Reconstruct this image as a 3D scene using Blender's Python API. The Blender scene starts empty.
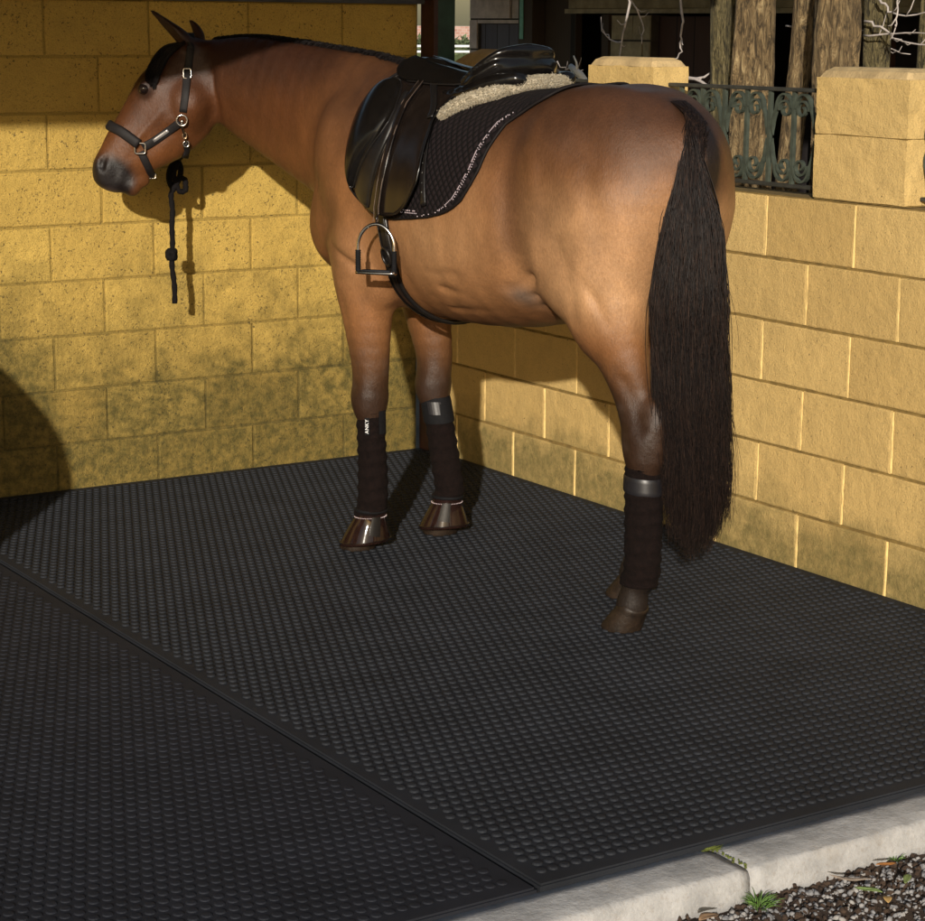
import bpy, bmesh, math, random
import numpy as np
from mathutils import Vector, Matrix
from mathutils.bvhtree import BVHTree
SC = bpy.context.scene
COL = SC.collection
rad = math.radians
RNG = np.random.RandomState(7)
random.seed(5)
# ---------------------------------------------------------------- helpers
def tag(o, label=None, cat=None, group=None, kind=None):
    if label: o['label'] = label
    if cat: o['category'] = cat
    if group: o['group'] = group
    if kind: o['kind'] = kind
    return o
def empty(name, loc, label, cat, group=None):
    o = bpy.data.objects.new(name, None); COL.objects.link(o); o.location = loc
    o.empty_display_size = .1
    return tag(o, label, cat, group)
def link(name, me, mat, parent=None, smooth=False):
    o = bpy.data.objects.new(name, me); COL.objects.link(o)
    mats = mat if isinstance(mat, (list, tuple)) else [mat]
    for m in mats: me.materials.append(m)
    if smooth: me.polygons.foreach_set('use_smooth', [True]*len(me.polygons))
    if parent is not None:
        o.parent = parent
        o.matrix_parent_inverse = Matrix.Translation(parent.location).inverted() if parent.type == 'EMPTY' else Matrix.Identity(4)
    return o
class MB:
    """collects faces in world coordinates and links them as one mesh"""
    def __init__(s): s.v = []; s.f = []; s.m = []; s.n = 0; s.tone = 0.5; s.tn = []
    def add(s, V, Fc, mi=0):
        V = np.asarray(V, float); s.v.append(V)
        for f in Fc: s.f.append(tuple(int(i)+s.n for i in f)); s.m.append(mi); s.tn.append(s.tone)
        s.n += len(V); return s
    def box(s, lo, hi, mi=0, bev=0.0):
        x0, y0, z0 = lo; x1, y1, z1 = hi
        if bev <= 0:
            V = [(x, y, z) for z in (z0, z1) for y in (y0, y1) for x in (x0, x1)]
            return s.add(V, [(0, 2, 3, 1), (4, 5, 7, 6), (0, 1, 5, 4), (2, 6, 7, 3), (0, 4, 6, 2), (1, 3, 7, 5)], mi)
        bm = bmesh.new(); bmesh.ops.create_cube(bm, size=1)
        for v in bm.verts: v.co = Vector(((x0+x1)/2+v.co.x*(x1-x0), (y0+y1)/2+v.co.y*(y1-y0), (z0+z1)/2+v.co.z*(z1-z0)))
        bmesh.ops.bevel(bm, geom=bm.edges[:], offset=bev, segments=2, affect='EDGES')
        return s.bm(bm, mi)
    def bm(s, bm, mi=0):
        bm.verts.index_update()
        V = [v.co[:] for v in bm.verts]; Fc = [[v.index for v in f.verts] for f in bm.faces]
        bm.free(); return s.add(V, Fc, mi)
    def obox(s, c, ax, ay, az, mi=0):
        c, ax, ay, az = [np.array(q, float) for q in (c, ax, ay, az)]
        V = [c+i*ax+j*ay+k*az for k in (-1, 1) for j in (-1, 1) for i in (-1, 1)]
        return s.add(V, [(0, 2, 3, 1), (4, 5, 7, 6), (0, 1, 5, 4), (2, 6, 7, 3), (0, 4, 6, 2), (1, 3, 7, 5)], mi)
    def ring_loft(s, rings, mi=0, closed=True, caps=True):
        n = len(rings[0]); V = np.vstack(rings); Fc = []
        for i in range(len(rings)-1):
            for j in range(n if closed else n-1):
                k = (j+1) % n
                Fc.append((i*n+j, i*n+k, (i+1)*n+k, (i+1)*n+j))
        if caps: Fc.append(tuple(range(n-1, -1, -1))); Fc.append(tuple((len(rings)-1)*n+j for j in range(n)))
        return s.add(V, Fc, mi)
    def tube(s, pts, r, n=8, mi=0, flat=None, cyc=False):
        """flat=(normal vectors or vector, ratio): ribbon-like tube"""
        P = np.array(pts, float); m = len(P)
        r = np.full(m, r) if np.isscalar(r) else np.array(r, float)
        T = np.gradient(P, axis=0)
        if cyc: T = np.roll(P, -1, 0)-np.roll(P, 1, 0)
        T /= np.linalg.norm(T, axis=1)[:, None]+1e-12
        rings = []; u = None
        for i in range(m):
            if flat is not None:
                nn = np.array(flat[0][i] if np.ndim(flat[0]) == 2 else flat[0], float)
                nn = nn-T[i]*(nn@T[i]); u = nn/(np.linalg.norm(nn)+1e-12)
            elif u is None:
                u = np.cross(T[i], (0.3, .2, 1)); 
                if np.linalg.norm(u) < .2: u = np.cross(T[i], (1, 0, 0))
                u /= np.linalg.norm(u)
            else:
                u = u-T[i]*(u@T[i]); u /= np.linalg.norm(u)+1e-12
            w = np.cross(T[i], u); q = flat[1] if flat is not None else 1.0
            a = np.arange(n)*2*math.pi/n+(math.pi/n if flat is not None else 0)
            if flat is not None and n == 4: a = np.array([.0, 0, 0, 0]); cs = np.array([1, -1, -1, 1])*1.0; sn = np.array([1, 1, -1, -1])*1.0
            else: cs, sn = np.cos(a), np.sin(a)
            rings.append(P[i]+r[i]*(cs[:, None]*u*q+sn[:, None]*w))
        if cyc:
            n_ = len(rings[0]); V = np.vstack(rings); Fc = []
            for i in range(m):
                for j in range(n_):
                    k = (j+1) % n_; i2 = (i+1) % m
                    Fc.append((i*n_+j, i*n_+k, i2*n_+k, i2*n_+j))
            return s.add(V, Fc, mi)
        return s.ring_loft(rings, mi)
    def build(s, name, mat, parent=None, smooth=False):
        me = bpy.data.meshes.new(name)
        V = np.vstack(s.v)
        me.from_pydata(V.tolist(), [], s.f); me.update()
        me.polygons.foreach_set('material_index', s.m)
        if s.tone != .5:
            at_ = me.attributes.new('Tone', 'FLOAT', 'FACE'); at_.data.foreach_set('value', s.tn)
        return link(name, me, mat, parent, smooth)
def fastmesh(name, V, Q, mat, parent=None, smooth=True, col=None):
    """quads from numpy arrays"""
    me = bpy.data.meshes.new(name); V = np.asarray(V, np.float32); Q = np.asarray(Q, np.int32); k = Q.shape[1]
    me.vertices.add(len(V)); me.vertices.foreach_set('co', V.ravel())
    me.loops.add(Q.size); me.loops.foreach_set('vertex_index', Q.ravel())
    me.polygons.add(len(Q)); me.polygons.foreach_set('loop_start', np.arange(len(Q), dtype=np.int32)*k)
    me.polygons.foreach_set('loop_total', np.full(len(Q), k, np.int32)) if False else None
    me.update(calc_edges=True); me.validate()
    if col is not None:
        a = me.color_attributes.new('Coat', 'FLOAT_COLOR', 'POINT')
        c = np.ones((len(V), 4), np.float32); c[:, :3] = col; a.data.foreach_set('color', c.ravel())
    return link(name, me, mat, parent, smooth)
def strands(paths, r0, r1, n=3):
    """paths (N, M, 3) -> prism strands, V and Q arrays"""
    P = np.asarray(paths, float); N, M, _ = P.shape
    T = np.gradient(P, axis=1); T /= np.linalg.norm(T, axis=2, keepdims=True)+1e-12
    ref = RNG.normal(size=(N, 1, 3)); U = np.cross(T, ref); U /= np.linalg.norm(U, axis=2, keepdims=True)+1e-12
    W = np.cross(T, U); t = np.linspace(0, 1, M)[None, :, None]
    R = (r0+(r1-r0)*t**2)
    rings = [P+R*(math.cos(a)*U+math.sin(a)*W) for a in [2*math.pi*k/n for k in range(n)]]
    V = np.stack(rings, 2).reshape(-1, 3)                     # N, M, n
    base = (np.arange(N)[:, None, None]*M+np.arange(M-1)[None, :, None])*n
    j = np.arange(n)[None, None, :]; k = (j+1) % n
    Q = np.stack([base+j, base+k, base+n+k, base+n+j], -1).reshape(-1, 4)
    return V, Q
# ---------------------------------------------------------------- materials
class NT:
    def __init__(s, name):
        s.m = bpy.data.materials.new(name); s.m.use_nodes = True
        s.t = s.m.node_tree; s.t.nodes.clear()
        s.o = s.t.nodes.new('ShaderNodeOutputMaterial'); s.p = s.t.nodes.new('ShaderNodeBsdfPrincipled')
        s.t.links.new(s.p.outputs[0], s.o.inputs[0]); s.co = None
    def n(s, typ, **kw):
        x = s.t.nodes.new('ShaderNode'+typ)
        for k, v in kw.items():
            if k in x.inputs: x.inputs[k].default_value = v
            else: setattr(x, k, v)
        return x
    def l(s, a, b): s.t.links.new(a, b)
    def obj(s, scale=(1, 1, 1)):
        g = s.n('TexCoord'); m = s.n('Mapping'); m.inputs['Scale'].default_value = scale
        s.l(g.outputs['Object'], m.inputs[0]); return m.outputs[0]
    def noise(s, scale, detail=4, rough=.6, vec=None, dist=0):
        x = s.n('TexNoise', Scale=scale, Detail=detail, Roughness=rough, Distortion=dist)
        s.l(vec if vec is not None else s.obj(), x.inputs['Vector']); return x.outputs[0]
    def ramp(s, fac, stops):
        x = s.n('ValToRGB'); cr = x.color_ramp
        while len(cr.elements) > 2: cr.elements.remove(cr.elements[-1])
        for i, (p, c) in enumerate(stops):
            e = cr.elements[i] if i < 2 else cr.elements.new(p)
            e.position = p; e.color = (*c, 1) if len(c) == 3 else c
        s.l(fac, x.inputs[0]); return x.outputs[0]
    def mix(s, f, a, b, mode='MIX'):
        x = s.n('MixRGB', blend_type=mode)
        for k, q in ((0, f), (1, a), (2, b)):
            if hasattr(q, 'is_linked') or hasattr(q, 'links'): s.l(q, x.inputs[k])
            else: x.inputs[k].default_value = q if k == 0 else ((*q, 1) if len(q) == 3 else q)
        return x.outputs[0]
    def math(s, op, a, b=0.0, c=None):
        x = s.n('Math', operation=op)
        for k, q in ((0, a), (1, b), (2, c)):
            if q is None: continue
            if isinstance(q, (int, float)): x.inputs[k].default_value = q
            else: s.l(q, x.inputs[k])
        return x.outputs[0]
    def bump(s, h, strength=.3, dist=.005, prev=None):
        x = s.n('Bump', Strength=strength, Distance=dist); s.l(h, x.inputs['Height'])
        if prev is not None: s.l(prev, x.inputs['Normal'])
        return x.outputs[0]
    def fin(s, col=None, rough=None, normal=None, **kw):
        def put(k, q):
            if q is None: return
            if isinstance(q, (int, float)): s.p.inputs[k].default_value = q
            elif isinstance(q, tuple): s.p.inputs[k].default_value = (*q, 1) if len(q) == 3 else q
            else: s.l(q, s.p.inputs[k])
        put('Base Color', col); put('Roughness', rough); put('Normal', normal)
        for k, v in kw.items(): put(k.replace('_', ' '), v)
        return s.m
def simple(name, col, rough=.6, var=.25, sc=30, bump=.1, bsc=200, bd=.002, **kw):
    t = NT(name); v = t.obj()
    n = t.noise(sc, 5, .6, v)
    c = t.ramp(n, [(.3, tuple(x*(1-var) for x in col)), (.7, tuple(min(1, x*(1+var)) for x in col))])
    b = t.bump(t.noise(bsc, 3, .6, v), bump, bd)
    return t.fin(c, rough, b, **kw)
def m_blocks(name, base, dirty, dirt_h, grain=1.0, PIT=.80):
    t = NT(name); v = t.obj()
    big = t.noise(1.7, 4, .6, v); mid = t.noise(14, 5, .65, v); fine = t.noise(190, 4, .75, v)
    c = t.mix(t.ramp(big, [(.3, (0, 0, 0)), (.7, (1, 1, 1))]), tuple(x*.86 for x in base), tuple(min(1, x*1.08) for x in base))
    ta = t.n('Attribute'); ta.attribute_name = 'Tone'
    c = t.mix(t.math('MULTIPLY', ta.outputs['Fac'], .75), c, tuple(x*k for x, k in zip(base, (.70, .66, .58))))
    c = t.mix(t.math('MULTIPLY', t.ramp(mid, [(.42, (0, 0, 0)), (.75, (1, 1, 1))]), .35), c, tuple(x*.55 for x in base))
    c = t.mix(t.math('MULTIPLY', t.ramp(fine, [(.50, (0, 0, 0)), (.72, (1, 1, 1))]), .60*grain), c, tuple(x*.40 for x in base))
    # pits where the render has broken out
    pn = t.math('ADD', t.noise(120, 2, .5, v, .6), t.math('MULTIPLY', t.noise(5, 3, .7, v), .22))
    pm = t.ramp(pn, [(PIT-.012, (0, 0, 0)), (PIT+.02, (1, 1, 1))])
    c = t.mix(t.math('MULTIPLY', pm, .75), c, (.07, .05, .018))
    # moss and splash dirt near the ground
    sp = t.n('SeparateXYZ'); g = t.n('TexCoord'); t.l(g.outputs['Object'], sp.inputs[0])
    z = sp.outputs[2]
    edge = t.math('ADD', t.math('MULTIPLY', t.noise(3.2, 6, .72, v), 1.5), -.75)
    h = t.math('SUBTRACT', dirt_h, z); h = t.math('ADD', t.math('DIVIDE', h, dirt_h), edge)
    hm = t.ramp(h, [(.20, (0, 0, 0)), (.72, (1, 1, 1))])
    grn = t.mix(t.noise(60, 4, .7, v), dirty, tuple(x*.35 for x in dirty))
    hm = t.math('MULTIPLY', hm, t.ramp(t.noise(26, 5, .75, v), [(.28, (.55, .55, .55)), (.62, (1, 1, 1))]))
    c = t.mix(t.math('MULTIPLY', hm, .92), c, grn)
    b = t.bump(fine, .7*grain, .005); b = t.bump(mid, .6*grain, .014, b)
    b = t.bump(t.math('SUBTRACT', 1.0, pm), .5, .004, b)
    return t.fin(c, .78, b)
SUN, SKY, EXPO = 4.6, .088, .0
COAT = (.235, .102, .038)
# ---------------------------------------------------------------- horse body field
HO = np.array([-.80, -1.90, 0.0])
HF = np.array([-.12, .993, 0.0]); HF /= np.linalg.norm(HF)
HL = np.array([-HF[1], HF[0], 0.0])
def h2w(p):
    p = np.atleast_2d(np.asarray(p, float))
    return HO + p[:, :1]*HF + p[:, 1:2]*HL + p[:, 2:3]*np.array([0, 0, 1.])
class Field:
    def __init__(s, lo, hi, vox):
        s.lo = np.array(lo, float); s.vox = vox
        s.n = np.ceil((np.array(hi)-s.lo)/vox).astype(int)+1
        s.d = np.full(tuple(s.n), .25, np.float32)
        s.ax = [(s.lo[i]+np.arange(s.n[i])*vox).astype(np.float32) for i in range(3)]
    def box(s, a, b):
        i0 = np.clip(np.floor((np.array(a)-s.lo)/s.vox).astype(int), 0, s.n-1)
        i1 = np.clip(np.ceil((np.array(b)-s.lo)/s.vox).astype(int)+1, 1, s.n)
        sl = tuple(slice(i0[k], i1[k]) for k in range(3))
        X, Y, Z = np.meshgrid(s.ax[0][sl[0]], s.ax[1][sl[1]], s.ax[2][sl[2]], indexing='ij')
        return sl, X, Y, Z
def smin(a, b, k):
    h = np.clip(.5+.5*(b-a)/k, 0, 1)
    return b*(1-h)+a*h-k*h*(1-h)
def crom(S, m):
    S = np.array(S, float)
    if len(S) == 2 or m <= 1: return S
    P = np.vstack([2*S[0]-S[1], S, 2*S[-1]-S[-2]]); out = []
    for i in range(1, len(P)-2):
        for j in range(m):
            t = j/m; a, b, c, d = P[i-1], P[i], P[i+1], P[i+2]
            out.append(.5*((2*b)+(c-a)*t+(2*a-5*b+4*c-d)*t*t+(3*b-a-3*c+d)*t**3))
    out.append(S[-1]); return np.array(out)
def loft(F, st, k=.04, m=3, up=None, cap=.6, power=2.0, sub=False):
    """st rows: u v z a(up half) b(side half)."""
    S = crom(st, m)
    R = S[:, 3:5].max()+k+.02
    sl, X, Y, Z = F.box(S[:, :3].min(0)-R, S[:, :3].max(0)+R)
    acc = None
    for i in range(len(S)-1):
        A, B = S[i, :3], S[i+1, :3]; ax = B-A; L = np.linalg.norm(ax)
        if L < 1e-6: continue
        T = ax/L
        U = np.array(up if up is not None else (0, 0, 1.), float)
        U = U-T*(U@T); U /= np.linalg.norm(U)
        W = np.cross(T, U)
        dx, dy, dz = X-A[0], Y-A[1], Z-A[2]
        h = dx*T[0]+dy*T[1]+dz*T[2]
        t = np.clip(h/L, 0, 1)
        e = h-t*L
        a = S[i, 3]+(S[i+1, 3]-S[i, 3])*t; b = S[i, 4]+(S[i+1, 4]-S[i, 4])*t
        pu = dx*U[0]+dy*U[1]+dz*U[2]; pw = dx*W[0]+dy*W[1]+dz*W[2]
        c = np.minimum(a, b)*cap*1.6
        if power == 2.0: r = np.sqrt((pu/a)**2+(pw/b)**2+(e/c)**2)+1e-6
        else: r = (np.abs(pu/a)**power+np.abs(pw/b)**power+np.abs(e/c)**power)**(1/power)+1e-6
        q = np.sqrt(pu*pu+pw*pw+e*e)
        d = q-q/r
        d = np.where(r < .05, -np.minimum(a, b), d)
        acc = d if acc is None else smin(acc, d, .008)
    if sub: F.d[sl] = -smin(-F.d[sl], acc, k)
    else: F.d[sl] = smin(F.d[sl], acc, k)
def ell(F, c, r, k=.05, rot=None, sub=False):
    c = np.array(c, float); r = np.array(r, float)
    R = r.max()+k+.02
    sl, X, Y, Z = F.box(c-R, c+R)
    x, y, z = X-c[0], Y-c[1], Z-c[2]
    if rot is not None:   # pitch in u-z plane, degrees (front up)
        a = math.radians(rot); x, z = x*math.cos(a)+z*math.sin(a), -x*math.sin(a)+z*math.cos(a)
    q = np.sqrt(x*x+y*y+z*z); rr = np.sqrt((x/r[0])**2+(y/r[1])**2+(z/r[2])**2)+1e-6
    d = np.where(rr < .05, -r.min(), q-q/rr)
    if sub: F.d[sl] = -smin(-F.d[sl], d, k)
    else: F.d[sl] = smin(F.d[sl], d, k)
def groove(F, pts, rad, dep, m=4):
    P = crom(pts, m); R = rad*2.6
    sl, X, Y, Z = F.box(P.min(0)-R, P.max(0)+R)
    D = None
    for i in range(len(P)-1):
        A, B = P[i], P[i+1]; ax = B-A; L2 = ax@ax+1e-12
        dx, dy, dz = X-A[0], Y-A[1], Z-A[2]
        t = np.clip((dx*ax[0]+dy*ax[1]+dz*ax[2])/L2, 0, 1)
        d2 = (dx-t*ax[0])**2+(dy-t*ax[1])**2+(dz-t*ax[2])**2
        D = d2 if D is None else np.minimum(D, d2)
    F.d[sl] += dep*np.exp(-D/(rad*rad))
def nets(F):
    """naive surface nets, returns verts (field coords), quads"""
    d = F.d; n = np.array(d.shape); neg = d < 0
    c = np.zeros(n-1, np.int8)
    for i in (0, 1):
        for j in (0, 1):
            for k in (0, 1): c += neg[i:n[0]-1+i, j:n[1]-1+j, k:n[2]-1+k]
    act = (c > 0) & (c < 8)
    idx = np.argwhere(act); num = np.full(act.shape, -1, np.int64); num[act] = np.arange(len(idx))
    acc = np.zeros((len(idx), 3)); cnt = np.zeros(len(idx))
    cor = [(i, j, k) for i in (0, 1) for j in (0, 1) for k in (0, 1)]
    for a in range(8):
        for b in range(a+1, 8):
            A, B = np.array(cor[a]), np.array(cor[b])
            if np.abs(A-B).sum() != 1: continue
            da = d[tuple((idx+A).T)]; db = d[tuple((idx+B).T)]
            m = (da < 0) != (db < 0); t = np.zeros(len(idx)); t[m] = da[m]/(da[m]-db[m])
            acc[m] += (A+(B-A)*t[:, None])[m]; cnt[m] += 1
    V = F.lo+(idx+acc/cnt[:, None])*F.vox
    Q = []
    for ax in range(3):
        o = [1, 2] if ax == 0 else ([2, 0] if ax == 1 else [0, 1])
        s0 = [slice(1, n[k]-1) for k in range(3)]; s0[ax] = slice(0, n[ax]-1)
        s1 = list(s0); s1[ax] = slice(1, n[ax])
        a = neg[tuple(s0)]; b = neg[tuple(s1)]
        e = np.argwhere(a != b)
        base = e.copy()
        for k in o: base[:, k] += 1
        sg = a[tuple(e.T)]
        q = []
        for (p, r) in ((0, 0), (1, 0), (1, 1), (0, 1)):
            cc = base.copy(); cc[:, o[0]] -= 1-p; cc[:, o[1]] -= 1-r
            q.append(num[tuple(cc.T)])
        q = np.stack(q, 1); q[~sg] = q[~sg][:, ::-1]
        Q.append(q)
    return V, np.vstack(Q)
def horse_field(vox=.009):
    F = Field((-.95, -.46, -.02), (1.80, .68, 1.80), vox)
    # trunk
    T = [( .84, 1.10, .14, .13), (.74, 1.145, .275, .180), (.60, 1.175, .365, .215), (.42, 1.155, .365, .258),
         (.18, 1.135, .352, .297), (-.06, 1.145, .345, .315), (-.26, 1.180, .325, .298), (-.42, 1.220, .298, .258),
         (-.56, 1.240, .262, .205), (-.66, 1.23, .20, .14)]
    loft(F, [(u, 0, z, a, b) for u, z, a, b in T], k=.03, m=3, cap=.5, power=2.12)
    for s in (1, -1):
        # shoulder, point of shoulder, breast
        ell(F, (.66, s*.130, 1.21), (.13, .105, .25), .09, rot=-22)
        ell(F, (.77, s*.125, 1.05), (.085, .085, .12), .07)
        ell(F, (.81, s*.070, 1.02), (.075, .08, .13), .07)
        ell(F, (.52, s*.175, 1.02), (.12, .085, .13), .07)
        # foreleg
        if s > 0: fu, fv, ku, kv, eu, ev = .535, .158, .545, .160, .560, .168
        else: fu, fv, ku, kv, eu, ev = .54, -.170, .610, -.155, .640, -.130
        loft(F, [(eu+.01, ev, 1.00, .15, .085), (eu, ev, .88, .122, .084), (eu*.6+ku*.4, ev*.6+kv*.4, .76, .088, .070), (ku, kv, .62, .064, .057), (ku, kv, .535, .057, .054)], .05, 3, up=(1, 0, 0))
        ell(F, (eu-.10, ev*1.05, .90), (.05, .04, .07), .05)
        ell(F, (ku+.008, kv, .50), (.054, .056, .065), .03)
        loft(F, [(ku, kv, .50, .045, .045), (ku*.75+fu*.25, kv*.75+fv*.25, .42, .040, .036), (fu*.7+ku*.3, fv*.7+kv*.3, .26, .038, .034), (fu-.002, fv, .17, .044, .040)], .03, 3, up=(1, 0, 0))
        loft(F, [(fu, fv, .165, .042, .040), (fu+.030, fv, .105, .040, .040), (fu+.045, fv, .07, .048, .046)], .02, 3, up=(1, 0, 0))
        # haunch
        ell(F, (-.34, s*.165, 1.350), (.12, .085, .10), .10)
        ell(F, (-.46, s*.095, 1.30), (.255, .145, .210), .08, rot=14)
        ell(F, (-.545, s*.088, 1.20), (.140, .125, .26), .08, rot=-6)
        if s > 0: hu, hv, xu = -.672, .128, -.03
        else: hu, hv, xu = -.425, -.122, .03
        loft(F, [(-.48, s*.128, 1.20, .20, .140), (-.475+xu*.5, s*.135, 1.06, .185, .128), (-.48+xu, s*.140, .95, .150, .108), (-.505+xu, s*.140, .86, .108, .080)], .07, 3, up=(1, 0, 0))
        ell(F, (-.365+xu, s*.155, .985), (.07, .065, .10), .07)
        loft(F, [(-.505+xu, s*.140, .88, .110, .082), (-.40*.0+(hu*.45+(-.50+xu)*.55)+.004, s*.137, .78, .078, .066), (hu+.045, hv, .68, .060, .052), (hu+.015, hv, .60, .058, .047)], .05, 3, up=(1, 0, .35))
        loft(F, [(hu-.048, hv, .655, .022, .022), (hu-.042, hv, .60, .036, .034), (hu-.018, hv, .52, .052, .045)], .045, 3, up=(1, 0, 0))
        ell(F, (hu+.005, hv, .55), (.062, .053, .07), .03)
        loft(F, [(hu, hv, .50, .050, .044), (hu-.002, hv, .42, .043, .038), (hu-.006, hv, .28, .040, .036), (hu-.006, hv, .205, .047, .042)], .03, 3, up=(1, 0, 0))
        loft(F, [(hu-.004, hv, .19, .043, .040), (hu+.02, hv, .125, .037, .036), (hu+.032, hv, .075, .047, .045)], .02, 3, up=(1, 0, 0))
        ell(F, (hu-.026, hv, .165), (.022, .026, .028), .03)
        # muscle definition
        groove(F, [(-.26, s*.26, 1.46), (-.26, s*.31, 1.28), (-.28, s*.30, 1.12), (-.27, s*.25, 1.00)], .045, .018)
        groove(F, [(-.36, s*.30, 1.30), (-.38, s*.31, 1.16), (-.35, s*.28, 1.02)], .028, -.007)
        groove(F, [(-.30, s*.20, .93), (-.20, s*.25, .90), (-.05, s*.26, .90), (.08, s*.24, .92)], .012, .010)
        groove(F, [(-.30, s*.17, .89), (-.20, s*.20, .855), (-.05, s*.20, .85), (.10, s*.18, .85)], .013, .008)
        groove(F, [(-.33, s*.22, 1.00), (-.27, s*.24, .955), (-.22, s*.25, .94)], .016, .018)
        groove(F, [(-.40, s*.22, 1.44), (-.52, s*.22, 1.38), (-.62, s*.18, 1.25)], .05, .006)
        groove(F, [(-.46, s*.26, 1.10), (-.49, s*.24, .98), (-.50, s*.23, .88)], .03, .006)
        for rb in (-.18, -.08, .02, .12, .22):
            groove(F, [(rb, s*.33, 1.25), (rb-.02, s*.335, 1.12), (rb, s*.30, .98)], .022, .0026)
        groove(F, [(.62, s*.23, 1.30), (.50, s*.26, 1.22), (.42, s*.27, 1.10)], .05, .005)
        groove(F, [(.36, s*.29, 1.02), (.26, s*.29, .97), (.12, s*.28, .96), (-.02, s*.28, .97)], .011, .005)
        groove(F, [(.66, s*.22, 1.40), (.72, s*.20, 1.26), (.80, s*.21, 1.12), (.78, s*.20, 1.0)], .028, .007)
        groove(F, [(-.50, s*.24, 1.04), (-.56, s*.23, .96), (-.60, s*.20, .88)], .016, .008)
        groove(F, [(ku-.01, kv+s*.03, .60), (ku+.01, kv+s*.05, .55), (ku-.01, kv+s*.045, .50)], .014, .004)
        groove(F, [(eu+.02, ev+s*.08, .84), (ku+.02, kv+s*.055, .70), (ku, kv+s*.05, .60)], .016, .004)
        groove(F, [(hu+.06, hv+s*.045, .76), (hu+.0, hv+s*.05, .67), (hu-.025, hv+s*.045, .60)], .020, .009)
        groove(F, [(hu+.03, hv+s*.05, .60), (hu+.015, hv+s*.055, .55), (hu+.02, hv+s*.05, .50)], .012, .003)
        groove(F, [(-.55, s*.25, 1.28), (-.60, s*.235, 1.10), (-.58, s*.22, .95)], .035, .006)
        groove(F, [(.56, s*.20, 1.46), (.68, s*.24, 1.25), (.76, s*.23, 1.10)], .04, .006)
        groove(F, [(.50, s*.28, 1.25), (.46, s*.28, 1.10), (.43, s*.27, .96)], .04, .008)
        groove(F, [(.62, s*.235, 1.00), (.56, s*.25, .975), (.49, s*.25, .94)], .016, .013)
        groove(F, [(.46, s*.235, .93), (.48, s*.25, .99), (.56, s*.255, 1.01)], .022, -.008)
    ell(F, (-.62, 0, 1.385), (.15, .10, .075), .07, rot=22)            # root of the tail
    groove(F, [(-.50, 0, 1.55), (-.30, 0, 1.55), (-.05, 0, 1.50)], .04, .004)
    # neck
    N = [(.55, 0, 1.25, .26, .13), (.74, .005, 1.315, .270, .125), (.95, .03, 1.370, .242, .105), (1.15, .075, 1.430, .205, .090), (1.32, .12, 1.480, .168, .080), (1.44, .155, 1.515, .122, .072)]
    loft(F, N, .07, 4, up=(-.25, 0, 1))
    groove(F, [(.90, .15, 1.20), (1.10, .18, 1.31), (1.28, .20, 1.40)], .03, .006)
    head_field(F)
    return F
def head_field(F):
    loft(F, HEADST, .035, 4, up=HU, cap=.45, power=2.1)
    for kind, pts, r, dep in HEADFX:
        if kind == 'g': groove(F, pts, r, dep)
        elif kind == 'e': ell(F, pts[0], r, dep)
        elif kind == 's': ell(F, pts[0], r, dep, sub=True)
        elif kind == 'l': loft(F, pts, dep, 4, up=r, cap=.4)
        elif kind == 'ls': loft(F, pts, dep, 4, up=r, cap=.4, sub=True)
HEADST = [(1.4752, 0.2045, 1.59, 0.075, 0.066), (1.4893, 0.23, 1.508, 0.125, 0.082), (1.5096, 0.2638, 1.42, 0.15, 0.092), (1.5422, 0.3173, 1.345, 0.138, 0.08), (1.5838, 0.3868, 1.27, 0.107, 0.06), (1.6104, 0.4319, 1.208, 0.086, 0.047), (1.6255, 0.4563, 1.167, 0.074, 0.045), (1.6307, 0.4657, 1.143, 0.056, 0.038)]
HU = np.array([0.454, 0.6914, 0.562])
VDH = np.array([0.8517, -0.5221, -0.0458])
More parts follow.
